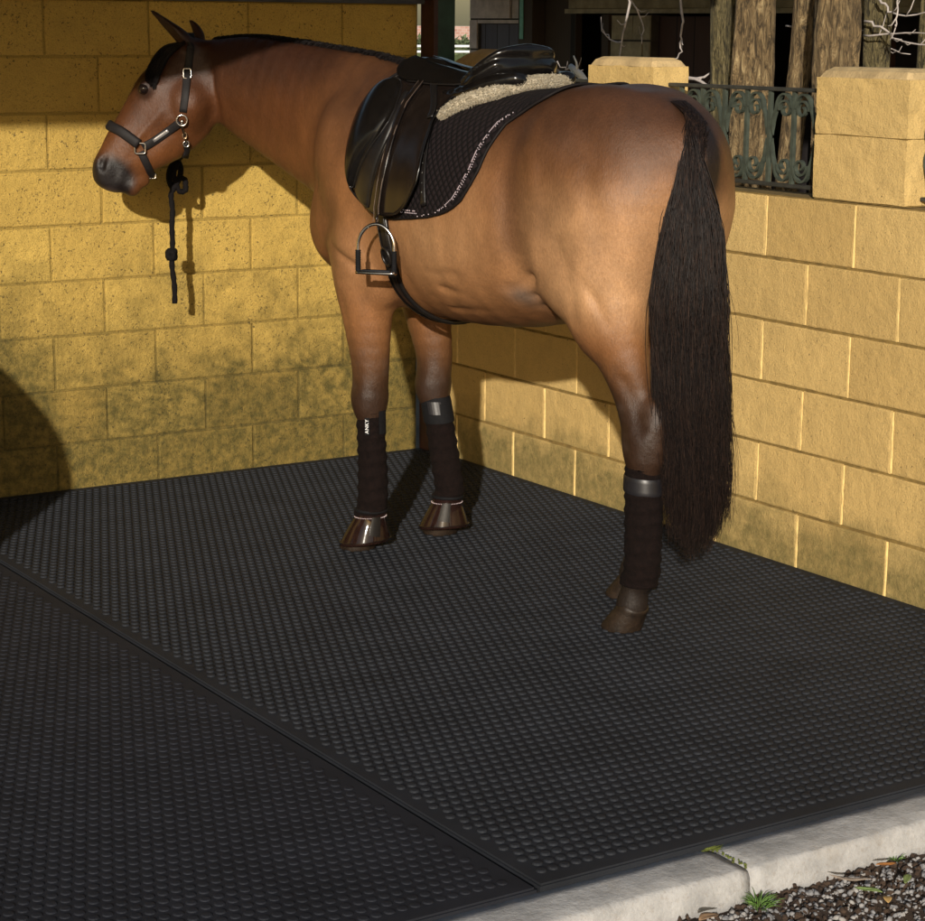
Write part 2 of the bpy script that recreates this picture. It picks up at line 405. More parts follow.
HEADFX = [
    ('g', [(1.3705, 0.1984, 1.5159), (1.3656, 0.1909, 1.4139), (1.392, 0.2168, 1.3174), (1.4388, 0.2663, 1.2517)], 0.02, 0.013),
    ('e', [(1.4464, 0.2663, 1.4155)], (0.075, 0.06, 0.075), 0.05),
    ('g', [(1.4673, 0.3579, 1.3899), (1.5092, 0.3989, 1.3202), (1.5284, 0.4197, 1.286)], 0.012, -0.011),
    ('g', [(1.4587, 0.3449, 1.3209), (1.4991, 0.382, 1.2592)], 0.02, 0.01),
    ('g', [(1.3347, 0.1484, 1.4931), (1.3199, 0.126, 1.4311), (1.3323, 0.1274, 1.3627)], 0.014, 0.005),
    ('g', [(1.4265, 0.3168, 1.4996), (1.4405, 0.3413, 1.4486), (1.4333, 0.3311, 1.3906)], 0.02, 0.005),
    ('g', [(1.4903, 0.3853, 1.3447), (1.5205, 0.4177, 1.2592), (1.5424, 0.4442, 1.231)], 0.012, 0.004),
    ('e', [(1.5121, 0.3803, 1.4697)], (0.03, 0.03, 0.03), 0.02),
    ('g', [(1.502, 0.4111, 1.4839), (1.4815, 0.3875, 1.4981), (1.4682, 0.3631, 1.478)], 0.01, -0.006),
    ('g', [(1.4786, 0.3635, 1.5317), (1.4661, 0.3429, 1.5587)], 0.018, 0.01),
    ('e', [(1.6238, 0.4872, 1.2088)], (0.028, 0.028, 0.034), 0.03),
    ('ls', [(1.5928, 0.4973, 1.2413, 0.006, 0.012), (1.6016, 0.5124, 1.2173, 0.01, 0.016), (1.6052, 0.5113, 1.1931, 0.008, 0.014)], (0.454, 0.691, 0.562), 0.008),
    ('g', [(1.5784, 0.483, 1.2305), (1.5737, 0.4712, 1.1894), (1.5848, 0.477, 1.1481)], 0.012, 0.004),
    ('g', [(1.5384, 0.4246, 1.1827), (1.5469, 0.4436, 1.1627), (1.5565, 0.4514, 1.1275), (1.5853, 0.4505, 1.0924), (1.6132, 0.4376, 1.088)], 0.011, 0.022),
    ('e', [(1.5822, 0.4073, 1.1325)], (0.034, 0.03, 0.036), 0.02),
    ('e', [(1.573, 0.372, 1.153)], (0.026, 0.028, 0.026), 0.02),
    ('l', [(1.4456, 0.242, 1.6051, 0.028, 0.024), (1.4527, 0.2807, 1.6457, 0.034, 0.022), (1.4777, 0.321, 1.6857, 0.027, 0.014), (1.5037, 0.3439, 1.7153, 0.011, 0.007), (1.5167, 0.3553, 1.7281, 0.004, 0.004)], (-0.852, 0.522, 0.046), 0.02),
    ('ls', [(1.4309, 0.303, 1.6341, 0.006, 0.006), (1.4564, 0.3341, 1.6769, 0.01, 0.008), (1.4921, 0.3473, 1.7088, 0.004, 0.003)], (-0.852, 0.522, 0.046), 0.008),
    ('l', [(1.5354, 0.1597, 1.6066, 0.026, 0.022), (1.5486, 0.1427, 1.6397, 0.03, 0.018), (1.5559, 0.1529, 1.6727, 0.022, 0.012), (1.567, 0.1697, 1.6997, 0.005, 0.004)], (-0.852, 0.522, 0.046), 0.02),
]
H_CROWN = [(1.4927, 0.2326, 1.626), (1.4863, 0.2213, 1.61), (1.4878, 0.2251, 1.569), (1.4917, 0.2327, 1.512), (1.4955, 0.2393, 1.444), (1.4995, 0.2469, 1.386)]
H_CHEEK = [(1.5046, 0.2563, 1.352), (1.5261, 0.292, 1.321), (1.5498, 0.3304, 1.29), (1.5713, 0.3661, 1.266)]
H_NOSE = [(1.58, 0.3802, 1.28), (1.5938, 0.4027, 1.3), (1.6101, 0.4289, 1.321), (1.6249, 0.4513, 1.334)]
H_CHIN = [(1.5751, 0.3727, 1.252), (1.5677, 0.3615, 1.222), (1.5603, 0.3503, 1.191), (1.5552, 0.3419, 1.167)]
H_THROAT = [(1.5009, 0.2507, 1.338), (1.4972, 0.2451, 1.311), (1.496, 0.2433, 1.283), (1.4936, 0.2405, 1.256), (1.4998, 0.2499, 1.235), (1.5124, 0.2705, 1.215)]
H_RING = (1.5008, 0.2497, 1.362)
H_SQ = (1.5763, 0.3746, 1.266)
FORE0 = [(1.489, 0.227, 1.616), (1.5039, 0.2504, 1.609), (1.5141, 0.2683, 1.589)]
FORE = [(1.4965, 0.2392, 1.623), (1.529, 0.2917, 1.596), (1.5542, 0.3329, 1.535), (1.5707, 0.3612, 1.474)]
FORE2 = [(1.4965, 0.2392, 1.616), (1.5216, 0.2805, 1.569), (1.5394, 0.3106, 1.501), (1.5545, 0.3359, 1.447)]
EYE = (1.5042, 0.4019, 1.4636)
TAIL = [(-0.7664, -2.6247, 1.4612, 0.0269), (-0.7724, -2.6457, 1.4008, 0.0416), (-0.7701, -2.6606, 1.2946, 0.0685), (-0.774, -2.6704, 1.1472, 0.0863), (-0.7811, -2.6775, 0.9577, 0.1043), (-0.7631, -2.6795, 0.6796, 0.1041), (-0.7373, -2.675, 0.4786, 0.0969), (-0.719, -2.6642, 0.331, 0.0893), (-0.7256, -2.6587, 0.2496, 0.0672)]
TAILR = (0.7683, -0.6401, 0.0)
# ---------------------------------------------------------------- render, world, camera
SC.render.engine = 'CYCLES'
SC.view_settings.view_transform = 'Standard'; SC.view_settings.look = 'None'
SC.view_settings.gamma = 1; SC.view_settings.use_curve_mapping = False
SC.view_settings.exposure = EXPO
AZ = np.array([.62, .785]); AZ /= np.linalg.norm(AZ); EL = rad(16)
W = bpy.data.worlds.new('World'); SC.world = W; W.use_nodes = True
wt = W.node_tree; bg = wt.nodes['Background']
sk = wt.nodes.new('ShaderNodeTexSky'); sk.sky_type = 'NISHITA'; sk.sun_disc = False
sk.sun_elevation = EL; sk.sun_rotation = math.atan2(-AZ[0], -AZ[1]) % (2*math.pi)
sk.air_density = 1.2; sk.dust_density = 1.5
wt.links.new(sk.outputs[0], bg.inputs[0]); bg.inputs[1].default_value = SKY
sun = bpy.data.lights.new('sun', 'SUN'); sun.energy = SUN; sun.angle = rad(.8); sun.color = (1, .93, .82)
so = bpy.data.objects.new('sun', sun); COL.objects.link(so); so.location = (-8, -12, 6)
so.rotation_euler = Vector((AZ[0]*math.cos(EL), AZ[1]*math.cos(EL), -math.sin(EL))).to_track_quat('-Z', 'Y').to_euler()
cd = bpy.data.cameras.new('camera'); co = bpy.data.objects.new('camera', cd); COL.objects.link(co)
co.matrix_world = Matrix(((0.8402, 0.1044, -0.5321, -4.3473), (-0.5422, 0.1763, -0.8215, -7.0572), (0.0081, 0.9788, 0.2048, 1.6802), (0, 0, 0, 1)))
cd.sensor_width = 36; cd.lens = 36*2070.754/925; cd.clip_end = 2000; cd.clip_start = .05
SC.camera = co
# ---------------------------------------------------------------- materials
M = {}
M['yellow'] = m_blocks('yellow_painted_block_clean', (.68, .470, .178), (.24, .19, .06), .30, .9, .84)
M['yellow_left'] = m_blocks('yellow_painted_block_mossy', (.66, .440, .100), (.085, .072, .010), 1.05, 1.45, .77)
M['joint'] = simple('mortar_smear', (.70, .49, .185), .8, .15, 60, .4, 200)
M['joint_dark'] = simple('mortar_dark', (.20, .13, .035), .9, .35, 30, .4, 200)
M['joint_moss'] = m_blocks('mossy_mortar', (.44, .30, .065), (.060, .052, .008), 1.05, 1.4, .76)
M['rubber'] = simple('black_rubber', (.0185, .0205, .0255), .72, .2, 5, .2, 400, .001, Specular_IOR_Level=.22)
M['rubber2'] = simple('black_rubber_worn', (.0170, .0183, .0240), .74, .2, 5, .2, 400, .001, Specular_IOR_Level=.20)
t = NT('concrete_kerb'); v = t.obj()
c = t.ramp(t.noise(9, 6, .7, v), [(.3, (.27, .265, .26)), (.55, (.43, .42, .41)), (.75, (.54, .53, .52))])
c = t.mix(t.math('MULTIPLY', t.ramp(t.noise(90, 4, .7, v), [(.52, (0, 0, 0)), (.7, (1, 1, 1))]), .35), c, (.22, .17, .12))
c = t.mix(t.math('MULTIPLY', t.ramp(t.noise(4, 5, .7, v), [(.55, (0, 0, 0)), (.7, (1, 1, 1))]), .4), c, (.30, .24, .17))
M['kerb'] = t.fin(c, .85, t.bump(t.noise(120, 5, .7, v), .6, .003, t.bump(t.noise(14, 5, .6, v), .5, .01)))
t = NT('brown_soil'); v = t.obj()
c = t.ramp(t.noise(28, 6, .75, v), [(.3, (.028, .015, .009)), (.6, (.085, .05, .03)), (.8, (.16, .11, .07))])
M['soil'] = t.fin(c, .95, t.bump(t.noise(90, 6, .75, v), .9, .012))
M['slab'] = simple('old_concrete', (.25, .24, .22), .9, .3, 8, .4, 100, .004)
t = NT('gravel_stone'); oi = t.n('ObjectInfo'); v = t.obj()
vo = t.n('TexVoronoi', Scale=38.0); t.l(v, vo.inputs['Vector'])
c = t.ramp(vo.outputs['Color'], [(0.1, (.11, .11, .12)), (.45, (.22, .215, .22)), (.8, (.34, .315, .29))])
c = t.mix(.3, c, t.ramp(t.noise(70, 4, .7, v), [(.35, (.06, .05, .045)), (.65, (.4, .39, .38))]))
M['gravel'] = t.fin(c, .8, t.bump(t.noise(160, 4, .7, v), .4, .002))
M['grass'] = simple('green_grass', (.10, .19, .035), .6, .4, 40, .1)
M['moss'] = simple('moss', (.10, .12, .02), .95, .5, 60, 1, 120, .004)
def bark(name, a, b, sc=1.0):
    t = NT(name); v = t.obj((1, 1, .26)); w = t.obj()
    n1 = t.noise(52*sc, 6, .72, v, .9); n2 = t.noise(4, 4, .6, w)
    c = t.ramp(n1, [(.40, tuple(x*.18 for x in a)), (.52, a), (.66, b)])
    c = t.mix(t.math('MULTIPLY', t.ramp(n2, [(.4, (0, 0, 0)), (.7, (1, 1, 1))]), .4), c, tuple(x*.55 for x in a))
    return t.fin(c, .9, t.bump(n1, 1.0, .05))
M['bark'] = bark('pale_brown_bark', (.30, .20, .090), (.58, .43, .22))  # pale brown bark with darker furrows
M['bark_dark'] = bark('greenish_bark', (.19, .15, .06), (.36, .29, .14), 1.2)
M['twig'] = simple('pale_twig', (.42, .37, .34), .7, .3, 20, .3, 100)
M['iron'] = simple('grey_green_iron', (.048, .058, .044), .55, .35, 30, .4, 180, .001, Metallic=.0)
M['iron_dark'] = simple('dark_iron', (.035, .035, .03), .5, .3, 30, .3, 180, .001)
M['post'] = simple('dark_green_paint', (.018, .045, .028), .45, .4, 14, .3, 120, .002)
M['post_shade'] = simple('maroon_shade', (.05, .018, .014), .6, .4, 14, .3, 120, .002)  # dark maroon stands for the shade on the left side of the post
M['beam'] = simple('dark_roof_timber', (.05, .05, .062), .6, .5, 10, .4, 60, .004)
M['roof'] = simple('roof_sheet', (.16, .15, .14), .6, .3, 3, .2, 60)
def planks(name, a, b, scale=9, axis=1):
    t = NT(name); g = t.n('TexCoord'); sp = t.n('SeparateXYZ'); t.l(g.outputs['Object'], sp.inputs[0])
    y = t.math('MULTIPLY', sp.outputs[axis], scale); fr = t.math('FRACT', y); fl = t.math('FLOOR', y)
    wn = t.n('TexWhiteNoise'); wn.noise_dimensions = '1D'; t.l(fl, wn.inputs['W'])
    gap = t.math('LESS_THAN', fr, .06)
    v = t.obj((3, 3, .35))
    c = t.mix(t.math('MULTIPLY', wn.outputs[0], .7), a, b)
    c = t.mix(t.math('MULTIPLY', t.noise(16, 6, .7, v), .6), c, tuple(x*.4 for x in a))
    c = t.mix(gap, c, tuple(x*.12 for x in a))
    return t.fin(c, .75, t.bump(t.math('SUBTRACT', 1.0, gap), .8, .01, t.bump(t.noise(30, 5, .7, v), .4, .004)))
M['door_blue'] = planks('blue_grey_planks', (.10, .10, .135), (.15, .15, .19), 7)
M['door_red'] = planks('dark_maroon_planks', (.055, .026, .020), (.085, .042, .032), 6)
M['ply'] = planks('brown_board', (.060, .042, .030), (.075, .054, .038), 1.3)
M['blk_grey'] = simple('grey_lilac_block', (.52, .46, .44), .85, .25, 12, .5, 90, .005)
M['blk_tan'] = simple('tan_block', (.34, .30, .21), .85, .3, 12, .5, 90, .005)  # tan brown blocks, tone varied by noise only
M['blk_gap'] = simple('dark_joint', (.05, .045, .04), .9, .3, 20, .3)
M['turq'] = simple('turquoise_paint', (.14, .40, .33), .5, .3, 20, .2, 100)
M['interior_shade'] = simple('painted_interior_shade', (.012, .008, .008), .9, .3, 5, .2)  # near-black colour stands in for the shade inside the shed
M['brick'] = None
t = NT('pink_brickwork'); g = t.n('TexCoord'); mp = t.n('Mapping'); mp.inputs['Rotation'].default_value = (rad(90), 0, 0); t.l(g.outputs['Object'], mp.inputs[0])
bt = t.n('TexBrick', Scale=3.2); bt.inputs['Color1'].default_value = (.42, .22, .17, 1); bt.inputs['Color2'].default_value = (.55, .36, .30, 1); bt.inputs['Mortar'].default_value = (.5, .46, .42, 1)
t.l(mp.outputs[0], bt.inputs['Vector']); M['brick'] = t.fin(bt.outputs[0], .9)
M['hedge'] = simple('hedge_leaf', (.085, .11, .05), .7, .6, 3, .2)
M['white'] = simple('white_paint', (.75, .77, .78), .5, .1, 10, .1)
M['field'] = simple('dry_ground', (.20, .16, .11), .95, .4, 2, .6, 20, .03)
M['trunk_far'] = simple('grey_trunk', (.22, .20, .21), .9, .3, 4, .2)
M['straw'] = simple('straw', (.42, .32, .14), .9, .5, 40, 1, 90, .02)
# ---------------------------------------------------------------- ground
b = MB(); n = 24
b.add([(-300, -300, -.11), (300, -300, -.11), (300, 300, -.11), (-300, 300, -.11)], [(0, 1, 2, 3)])
tag(b.build('ground', M['field']), kind='structure')
b = MB(); b.box((-7, -3.875, -.106), (.04, .0-.002, -.022))
tag(b.build('concrete_slab', M['slab']), kind='structure')
# kerb: worn concrete stones
def kerb(x0, x1, seed):
    rs = np.random.RandomState(seed); L = x1-x0; nx = int(L/.03)+1; prof = [(-3.878, -.102), (-3.878, -.016), (-3.92, -.014), (-3.96, -.014), (-4.006, -.0145), (-4.014, -.018), (-4.019, -.028), (-4.024, -.060), (-4.03, -.102)]
    rings = []
    off = np.cumsum(rs.normal(0, .0012, nx+1)); off -= np.linspace(off[0], off[-1], nx+1)
    for i in range(nx+1):
        x = x0+L*i/nx; e = .006 if i in (0, nx) else 0
        R = []
        for k, (y, z) in enumerate(prof):
            w = 1.0 if k >= 4 else .15
            R.append((x, y+w*(off[i]+rs.normal(0, .0012)), z+rs.normal(0, .0004 if k < 4 else .0012)-(e if 1 <= k <= 6 else 0)))
        rings.append(np.array(R))
    m = MB(); m.ring_loft(rings[::-1])
    return tag(m.build('kerb', M['kerb'], smooth=True), kind='structure')
kerb(-6.5, -3.70, 1); kerb(-3.688, -1.664, 2); kerb(-1.652, .35, 3); kerb(.362, 3.2, 4)
# soil bank in front of the kerb
nx, ny = 150, 70; xs = np.linspace(-5.5, 3.0, nx); ys = np.linspace(-4.018, -6.8, ny)
def nz(x, y, s, seed=0):
    r = np.random.RandomState(seed); o = np.zeros_like(x)
    for k in range(7):
        a, c_, ph = r.normal(size=2)*s, r.normal(size=2)*s, r.uniform(0, 6.3)
        o += np.sin(a[0]*x+a[1]*y+ph)*np.sin(c_[0]*x+c_[1]*y+ph*2)
    return o/4
XX, YY = np.meshgrid(xs, ys, indexing='ij')
def soilz(x, y):
    return -.082+.012*nz(x, y, 9, 1)+.008*nz(x, y, 26, 2)+.006*nz(x, y, 60, 3)+np.clip((-4.02-y)*.02, 0, .03)
ZZ = soilz(XX, YY)
idx = np.arange(nx*ny).reshape(nx, ny); Q = np.stack([idx[:-1, :-1], idx[:-1, 1:], idx[1:, 1:], idx[1:, :-1]], -1).reshape(-1, 4)
tag(fastmesh('soil', np.stack([XX, YY, ZZ], -1).reshape(-1, 3), Q, M['soil']), kind='structure')
# clods along the kerb + gravel
def rocks(n, xr, yr, smin_, smax, seed, sink=.3, pw=1.5):
    rs = np.random.RandomState(seed)
    bm = bmesh.new(); bmesh.ops.create_icosphere(bm, subdivisions=1, radius=1); bm.verts.index_update()
    B = np.array([v.co[:] for v in bm.verts]); Fq = np.array([[v.index for v in f.verts] for f in bm.faces]); bm.free()
    S = smin_+(smax-smin_)*rs.rand(n)**2; k = len(B)
    pos = np.stack([rs.uniform(*xr, n), yr[0]+(yr[1]-yr[0])*rs.rand(n)**pw, np.zeros(n)], 1)
    pos[:, 2] = soilz(pos[:, 0], pos[:, 1])+S*sink
    V = np.empty((n, k, 3))
    for i in range(n):
        A = np.linalg.qr(rs.normal(size=(3, 3)))[0]
        V[i] = (np.round((B*(1+rs.normal(0, .18, (k, 1)))*np.array([1, .75, .55]))*S[i]@A*1e4)/1e4)+pos[i]
    Q = (Fq[None]+np.arange(n)[:, None, None]*k).reshape(-1, 3)
    return V.reshape(-1, 3), Q
V, Q = rocks(8000, (-2.5, -.6), (-4.05, -4.9), .0025, .0105, 3)
tag(fastmesh('gravel', V, Q, M['gravel'], smooth=False), 'grey crushed gravel scattered over the brown soil below the kerb', 'gravel', kind='stuff')
V, Q = rocks(2600, (-2.5, -.6), (-4.022, -4.25), .003, .012, 4, .2, 1.2)
tag(fastmesh('soil_crumbs', V, Q, M['soil'], smooth=False), 'dark brown soil crumbs heaped against the kerb edge', 'soil', kind='stuff')
# grass tufts
def tuft(x, y, n, h, label, seed):
    rs = np.random.RandomState(seed); P = np.zeros((n, 6, 3)); z0 = soilz(np.array([x]), np.array([y]))[0]-.005
    for i in range(n):
        a = rs.uniform(0, 6.3); l = rs.uniform(.25, .8)*h; hh = h*rs.uniform(.5, 1); r0 = rs.uniform(0, .02)
        for k in range(6):
            q = k/5; P[i, k] = (x+math.cos(a)*(r0+l*q**1.6), y+math.sin(a)*(r0+l*q**1.6), z0+hh*(q-.35*q**3))
    V, Q = strands(P, .0017, .0003, 3)
    tag(fastmesh('grass_tuft', V, Q, M['grass']), label, 'grass')
tuft(-1.672, -4.060, 55, .048, 'green grass tuft growing at the joint between two kerb stones', 1)
tuft(-1.262, -4.035, 16, .032, 'small sparse grass tuft at the kerb foot near the right edge', 2)
tuft(-2.10, -4.07, 26, .035, 'low sparse weed against the kerb near the bottom of the photo', 3)
m = MB(); rs = np.random.RandomState(8)
for i in range(34):
    x = -1.658+rs.normal(0, .004)-.0; y = -3.88-.13*rs.rand()**1.6; s = rs.uniform(.0015, .0035)
    bm = bmesh.new(); bmesh.ops.create_icosphere(bm, subdivisions=1, radius=s)
    for v_ in bm.verts: v_.co += Vector((x+(rs.normal(0, .012) if y > -3.9 else 0), y, -.016))
    m.bm(bm)
tag(m.build('moss', M['moss']), 'olive moss growing in the joint between two kerb stones', 'moss', kind='stuff')
# fallen leaves
def leaf(x, y, z, L, wd, ang, col, label, seed, curl=.3):
    rs = np.random.RandomState(seed); R = []; n = 9
    mat = simple('leaf', col, .6, .3, 60, .3, 200)
    V = []; F_ = []
    for i in range(n):
        t = i/(n-1); w = wd*math.sin(math.pi*min(1, t*.97+.02))**.8
        for j, s in enumerate((-1, -.5, 0, .5, 1)):
            lx = (t-.5)*L; ly = s*w*.5; lz = curl*(abs(s)**1.5*w*.5)+.15*L*math.sin(t*4+seed)*curl+.004
            V.append((x+lx*math.cos(ang)-ly*math.sin(ang), y+lx*math.sin(ang)+ly*math.cos(ang), z+abs(lz)))
    for i in range(n-1):
        for j in range(4): F_.append((i*5+j, i*5+j+1, i*5+j+6, i*5+j+5))
    m = MB(); m.add(V, F_); o = m.build('fallen_leaf', mat, smooth=True)
    md = o.modifiers.new('s', 'SOLIDIFY'); md.thickness = .0006
    return tag(o, label, 'leaf', 'fallen leaves around the kerb')
leaf(-1.05, -3.93, -.012, .052, .020, .1, (.22, .38, .10), 'pale green leaf lying on top of the kerb stone', 1)
leaf(-1.343, -4.085, -.055, .05, .016, -.2, (.50, .20, .05), 'orange curled leaf on the soil beside the kerb', 2)
leaf(-1.46, -4.10, -.055, .085, .016, -.9, (.42, .33, .25), 'long pale brown twisted leaf lying on the gravel', 3, .5)
leaf(-1.47, -4.165, -.055, .062, .022, -1.2, (.28, .38, .12), 'light green pointed leaf lying flat on the gravel', 4)
leaf(-1.36, -4.165, -.055, .045, .016, .6, (.17, .22, .07), 'olive green leaf on the gravel at the right edge', 5)
leaf(-1.47, -4.22, -.055, .034, .018, .9, (.45, .28, .10), 'small tan leaf on the gravel below the green leaf', 6)
leaf(-1.835, -4.095, -.055, .06, .028, .2, (.36, .22, .12), 'broad brown leaf on soil left of the gravel', 7)
leaf(-1.68, -4.24, -.055, .05, .02, 1.4, (.30, .19, .11), 'brown leaf on the gravel at the bottom edge', 8)
leaf(-2.02, -4.10, -.058, .045, .02, .5, (.20, .20, .08), 'dull green leaf half buried in soil by the kerb', 9)
# ---------------------------------------------------------------- rubber mats
def mat_obj(x0, x1, y0, y1, top, th, m, label, seed, DEP=.0048):
    b = MB(); bm = bmesh.new(); bmesh.ops.create_cube(bm, size=1)
    for v_ in bm.verts: v_.co = Vector(((x0+x1)/2+v_.co.x*(x1-x0), (y0+y1)/2+v_.co.y*(y1-y0), top-th/2+v_.co.z*th))
    bmesh.ops.bevel(bm, geom=[e for e in bm.edges if all(v_.co.z > top-th/2 for v_ in e.verts)], offset=.0045, segments=2, affect='EDGES')
    b.bm(bm)
    px, py, r, h = .0293, .0345, .0118, DEP; mg = .022
    nX = int((x1-x0-2*mg)/px); nY = int((y1-y0-2*mg)/py); bx = (x1-x0-nX*px)/2; by = (y1-y0-nY*py)/2
    rs = np.random.RandomState(seed); P = []; extra = []
    for k in range(nY):
        o = px/2 if k % 2 else 0; n_ = nX-(1 if k % 2 else 0); y = y0+by+(k+.5)*py
        P.append(np.stack([x0+bx+o+(np.arange(n_)+.5)*px, np.full(n_, y)], 1))
        if k % 2:
            for xa in (x0+bx, x1-bx-px/2): extra.append([(xa, y-py/2), (xa+px/2, y-py/2), (xa+px/2, y+py/2), (xa, y+py/2)])
    P = np.vstack(P)
    e = .0045
    X0, X1, Y0, Y1 = x0+e, x1-e, y0+e, y1-e; a0, a1, b0, b1 = x0+bx, x0+bx+nX*px, y0+by, y0+by+nY*py
    extra += [[(X0, Y0), (X1, Y0), (X1, b0), (X0, b0)], [(X0, b1), (X1, b1), (X1, Y1), (X0, Y1)], [(X0, b0), (a0, b0), (a0, b1), (X0, b1)], [(a1, b0), (X1, b0), (X1, b1), (a1, b1)]]
    k = 12; a = np.arange(k)*2*math.pi/k+math.pi/12
    sq = np.stack([np.cos(a), np.sin(a)], 1)
    corner = [math.atan2(sy*py, sx*px) for sx, sy in ((1, 1), (-1, 1), (-1, -1), (1, -1))]
    sc = 1/np.maximum(np.abs(sq[:, 0])/(px/2), np.abs(sq[:, 1])/(py/2)); O_ = sq*sc[:, None]
    for cx_, cy_ in ((1, 1), (-1, 1), (-1, -1), (1, -1)):
        O_[np.argmin(np.abs(np.angle(np.exp(1j*(a-math.atan2(cy_*py, cx_*px))))))] = (cx_*px/2, cy_*py/2)
    ca, sa = np.cos(a), np.sin(a)
    rr = [(r, 0), (r*.93, h*.62), (r*.76, h*.95), (r*.40, h), (.00005, h)]
    C_ = np.vstack([np.column_stack([O_, np.zeros(k)])]+[np.stack([q*ca, q*sa, np.full(k, z)], 1) for q, z in rr])
    V = (C_[None]+np.concatenate([P, np.full((len(P), 1), top)], 1)[:, None, :]).reshape(-1, 3)
    F0 = []
    for i in range(len(rr)):
        for j in range(k): F0.append((i*k+j, i*k+(j+1) % k, (i+1)*k+(j+1) % k, (i+1)*k+j))
    Q = (np.array(F0)[None]+np.arange(len(P))[:, None, None]*len(C_)).reshape(-1, 4)
    EV = np.array([(x, y, top) for q in extra for x, y in q]); EQ = np.arange(len(EV)).reshape(-1, 4)
    # body under the dimpled sheet: drop its top face
    Vb = np.vstack(b.v); keep = [f for f in b.f if not all(abs(Vb[i][2]-top) < 1e-5 for i in f)]
    me = bpy.data.meshes.new('rubber_mat'); nb = len(Vb)
    me.from_pydata(np.vstack([Vb, V, EV]).tolist(), [], keep+[tuple(q) for q in (Q+nb).tolist()]+[tuple(q) for q in (EQ+nb+len(V)).tolist()]); me.update()
    return tag(link('rubber_mat', me, m), label, 'rubber mat', 'rubber mats on the stable floor')
mat_obj(-2.098, .036, -3.884, -.012, 0.0, .021, M['rubber'], 'large black studded rubber mat under the horse', 1)
mat_obj(-4.25, -2.106, -3.884, -.012, -.0045, .0165, M['rubber2'], 'flatter black studded rubber mat at the front left of the seam', 2, .0028)
# ---------------------------------------------------------------- block walls
def block_face(b, O, D, Nn, s0, s1, z0, z1, rs, gapm=.0035, rise=.005, top_gap=None):
    """one painted block: front face proud of the mortar plane. O origin, D along, Nn outward normal"""
    g = gapm*rs.uniform(.75, 1.5); ch = .005; b.tone = float(rs.rand()**1.3)
    tilt = np.clip(rs.normal(0, .0009, 4), -.0014, .0014)
    def P(s, z, h): return O+D*s+np.array([0, 0, z])+Nn*h
    o = [P(s0+g, z0+g, 0), P(s1-g, z0+g, 0), P(s1-g, z1-g, 0), P(s0+g, z1-g, 0)]
    # outline broken into points so that edges are irregular
    ring0, ring1, ring2 = [], [], []
    pts = []
    nS = max(3, int((s1-s0)/.04)); nZ = max(3, int((z1-z0)/.04))
    for i in range(nS): pts.append((s0+g+(s1-s0-2*g)*i/nS, z0+g, 0, 1))
    for i in range(nZ): pts.append((s1-g, z0+g+(z1-z0-2*g)*i/nZ, -1, 0))
    for i in range(nS): pts.append((s1-g-(s1-s0-2*g)*i/nS, z1-g, 0, -1))
    for i in range(nZ): pts.append((s0+g, z1-g-(z1-z0-2*g)*i/nZ, 1, 0))
    cs, cz = (s0+s1)/2, (z0+z1)/2
    for (s, z, ds, dz) in pts:
        j = rs.normal(0, .0008); us, uz = np.sign(cs-s), np.sign(cz-z)
        e1 = .0015+abs(rs.normal(0, .0008)); e2 = ch+abs(rs.normal(0, .0015))
        hh = rise+tilt[0]+tilt[1]*(s-cs)/.2+tilt[2]*(z-cz)/.1
        def ins(e):
            ss = s+(us*e if (ds != 0 or abs(abs(s-cs)-(s1-s0)/2+g) < 1e-6) else 0)
            zz = z+(uz*e if (dz != 0 or abs(abs(z-cz)-(z1-z0)/2+g) < 1e-6) else 0)
            return ss, zz
        a = ins(max(-.001, j)); ring0.append(P(a[0], a[1], -.003))
        a = ins(e1); ring1.append(P(a[0], a[1], hh*.75))
        a = ins(e2); ring2.append(P(a[0], a[1], hh))
    b.ring_loft([np.array(ring0), np.array(ring1), np.array(ring2)], 0, True, False)
    n = len(ring2); b.add(ring2, [tuple(range(n))])
def fix_normals(o):
    bm = bmesh.new(); bm.from_mesh(o.data); bmesh.ops.recalc_face_normals(bm, faces=bm.faces); bm.to_mesh(o.data); bm.free()
# left wall, face on y = 0
rs = np.random.RandomState(11); b = MB()
zc = [-.10, .1684]+[.1684+.2*i for i in range(1, 9)]
b.box((-6.5, .0, -.10), (-.004, .19, 1.7684), 1)
O = np.array([0, 0, 0.]); D = np.array([1., 0, 0]); Nn = np.array([0, -1., 0])
for i in range(9):
    ph = -1.5487+(0 if i % 2 == 0 else .201)
    k0 = int((-6.5-ph)/.402)-1; s = ph+k0*.402
    while s < -.01:
        a, e = max(s, -6.5), min(s+.402, -.006)
        if e-a > .03: block_face(b, O, D, Nn, a, e, zc[i], zc[i+1], rs, .0026, .0050)
        s += .402
b.tone = .3; o = b.build('block_wall', [M['yellow_left'], M['joint_moss']]); fix_normals(o)
tag(o, 'mossy yellow painted concrete block wall behind the horse head', 'wall')
b = MB(); b.box((-6.5, -.03, 1.772), (.02, .22, 1.93), 0, .006); b.box((-6.5, -.045, 1.768), (.012, -.032, 1.80), 0, .003)
tag(b.build('roof_timber', M['beam']), 'dark bluish timber beam lying along the top of the left wall', 'beam')
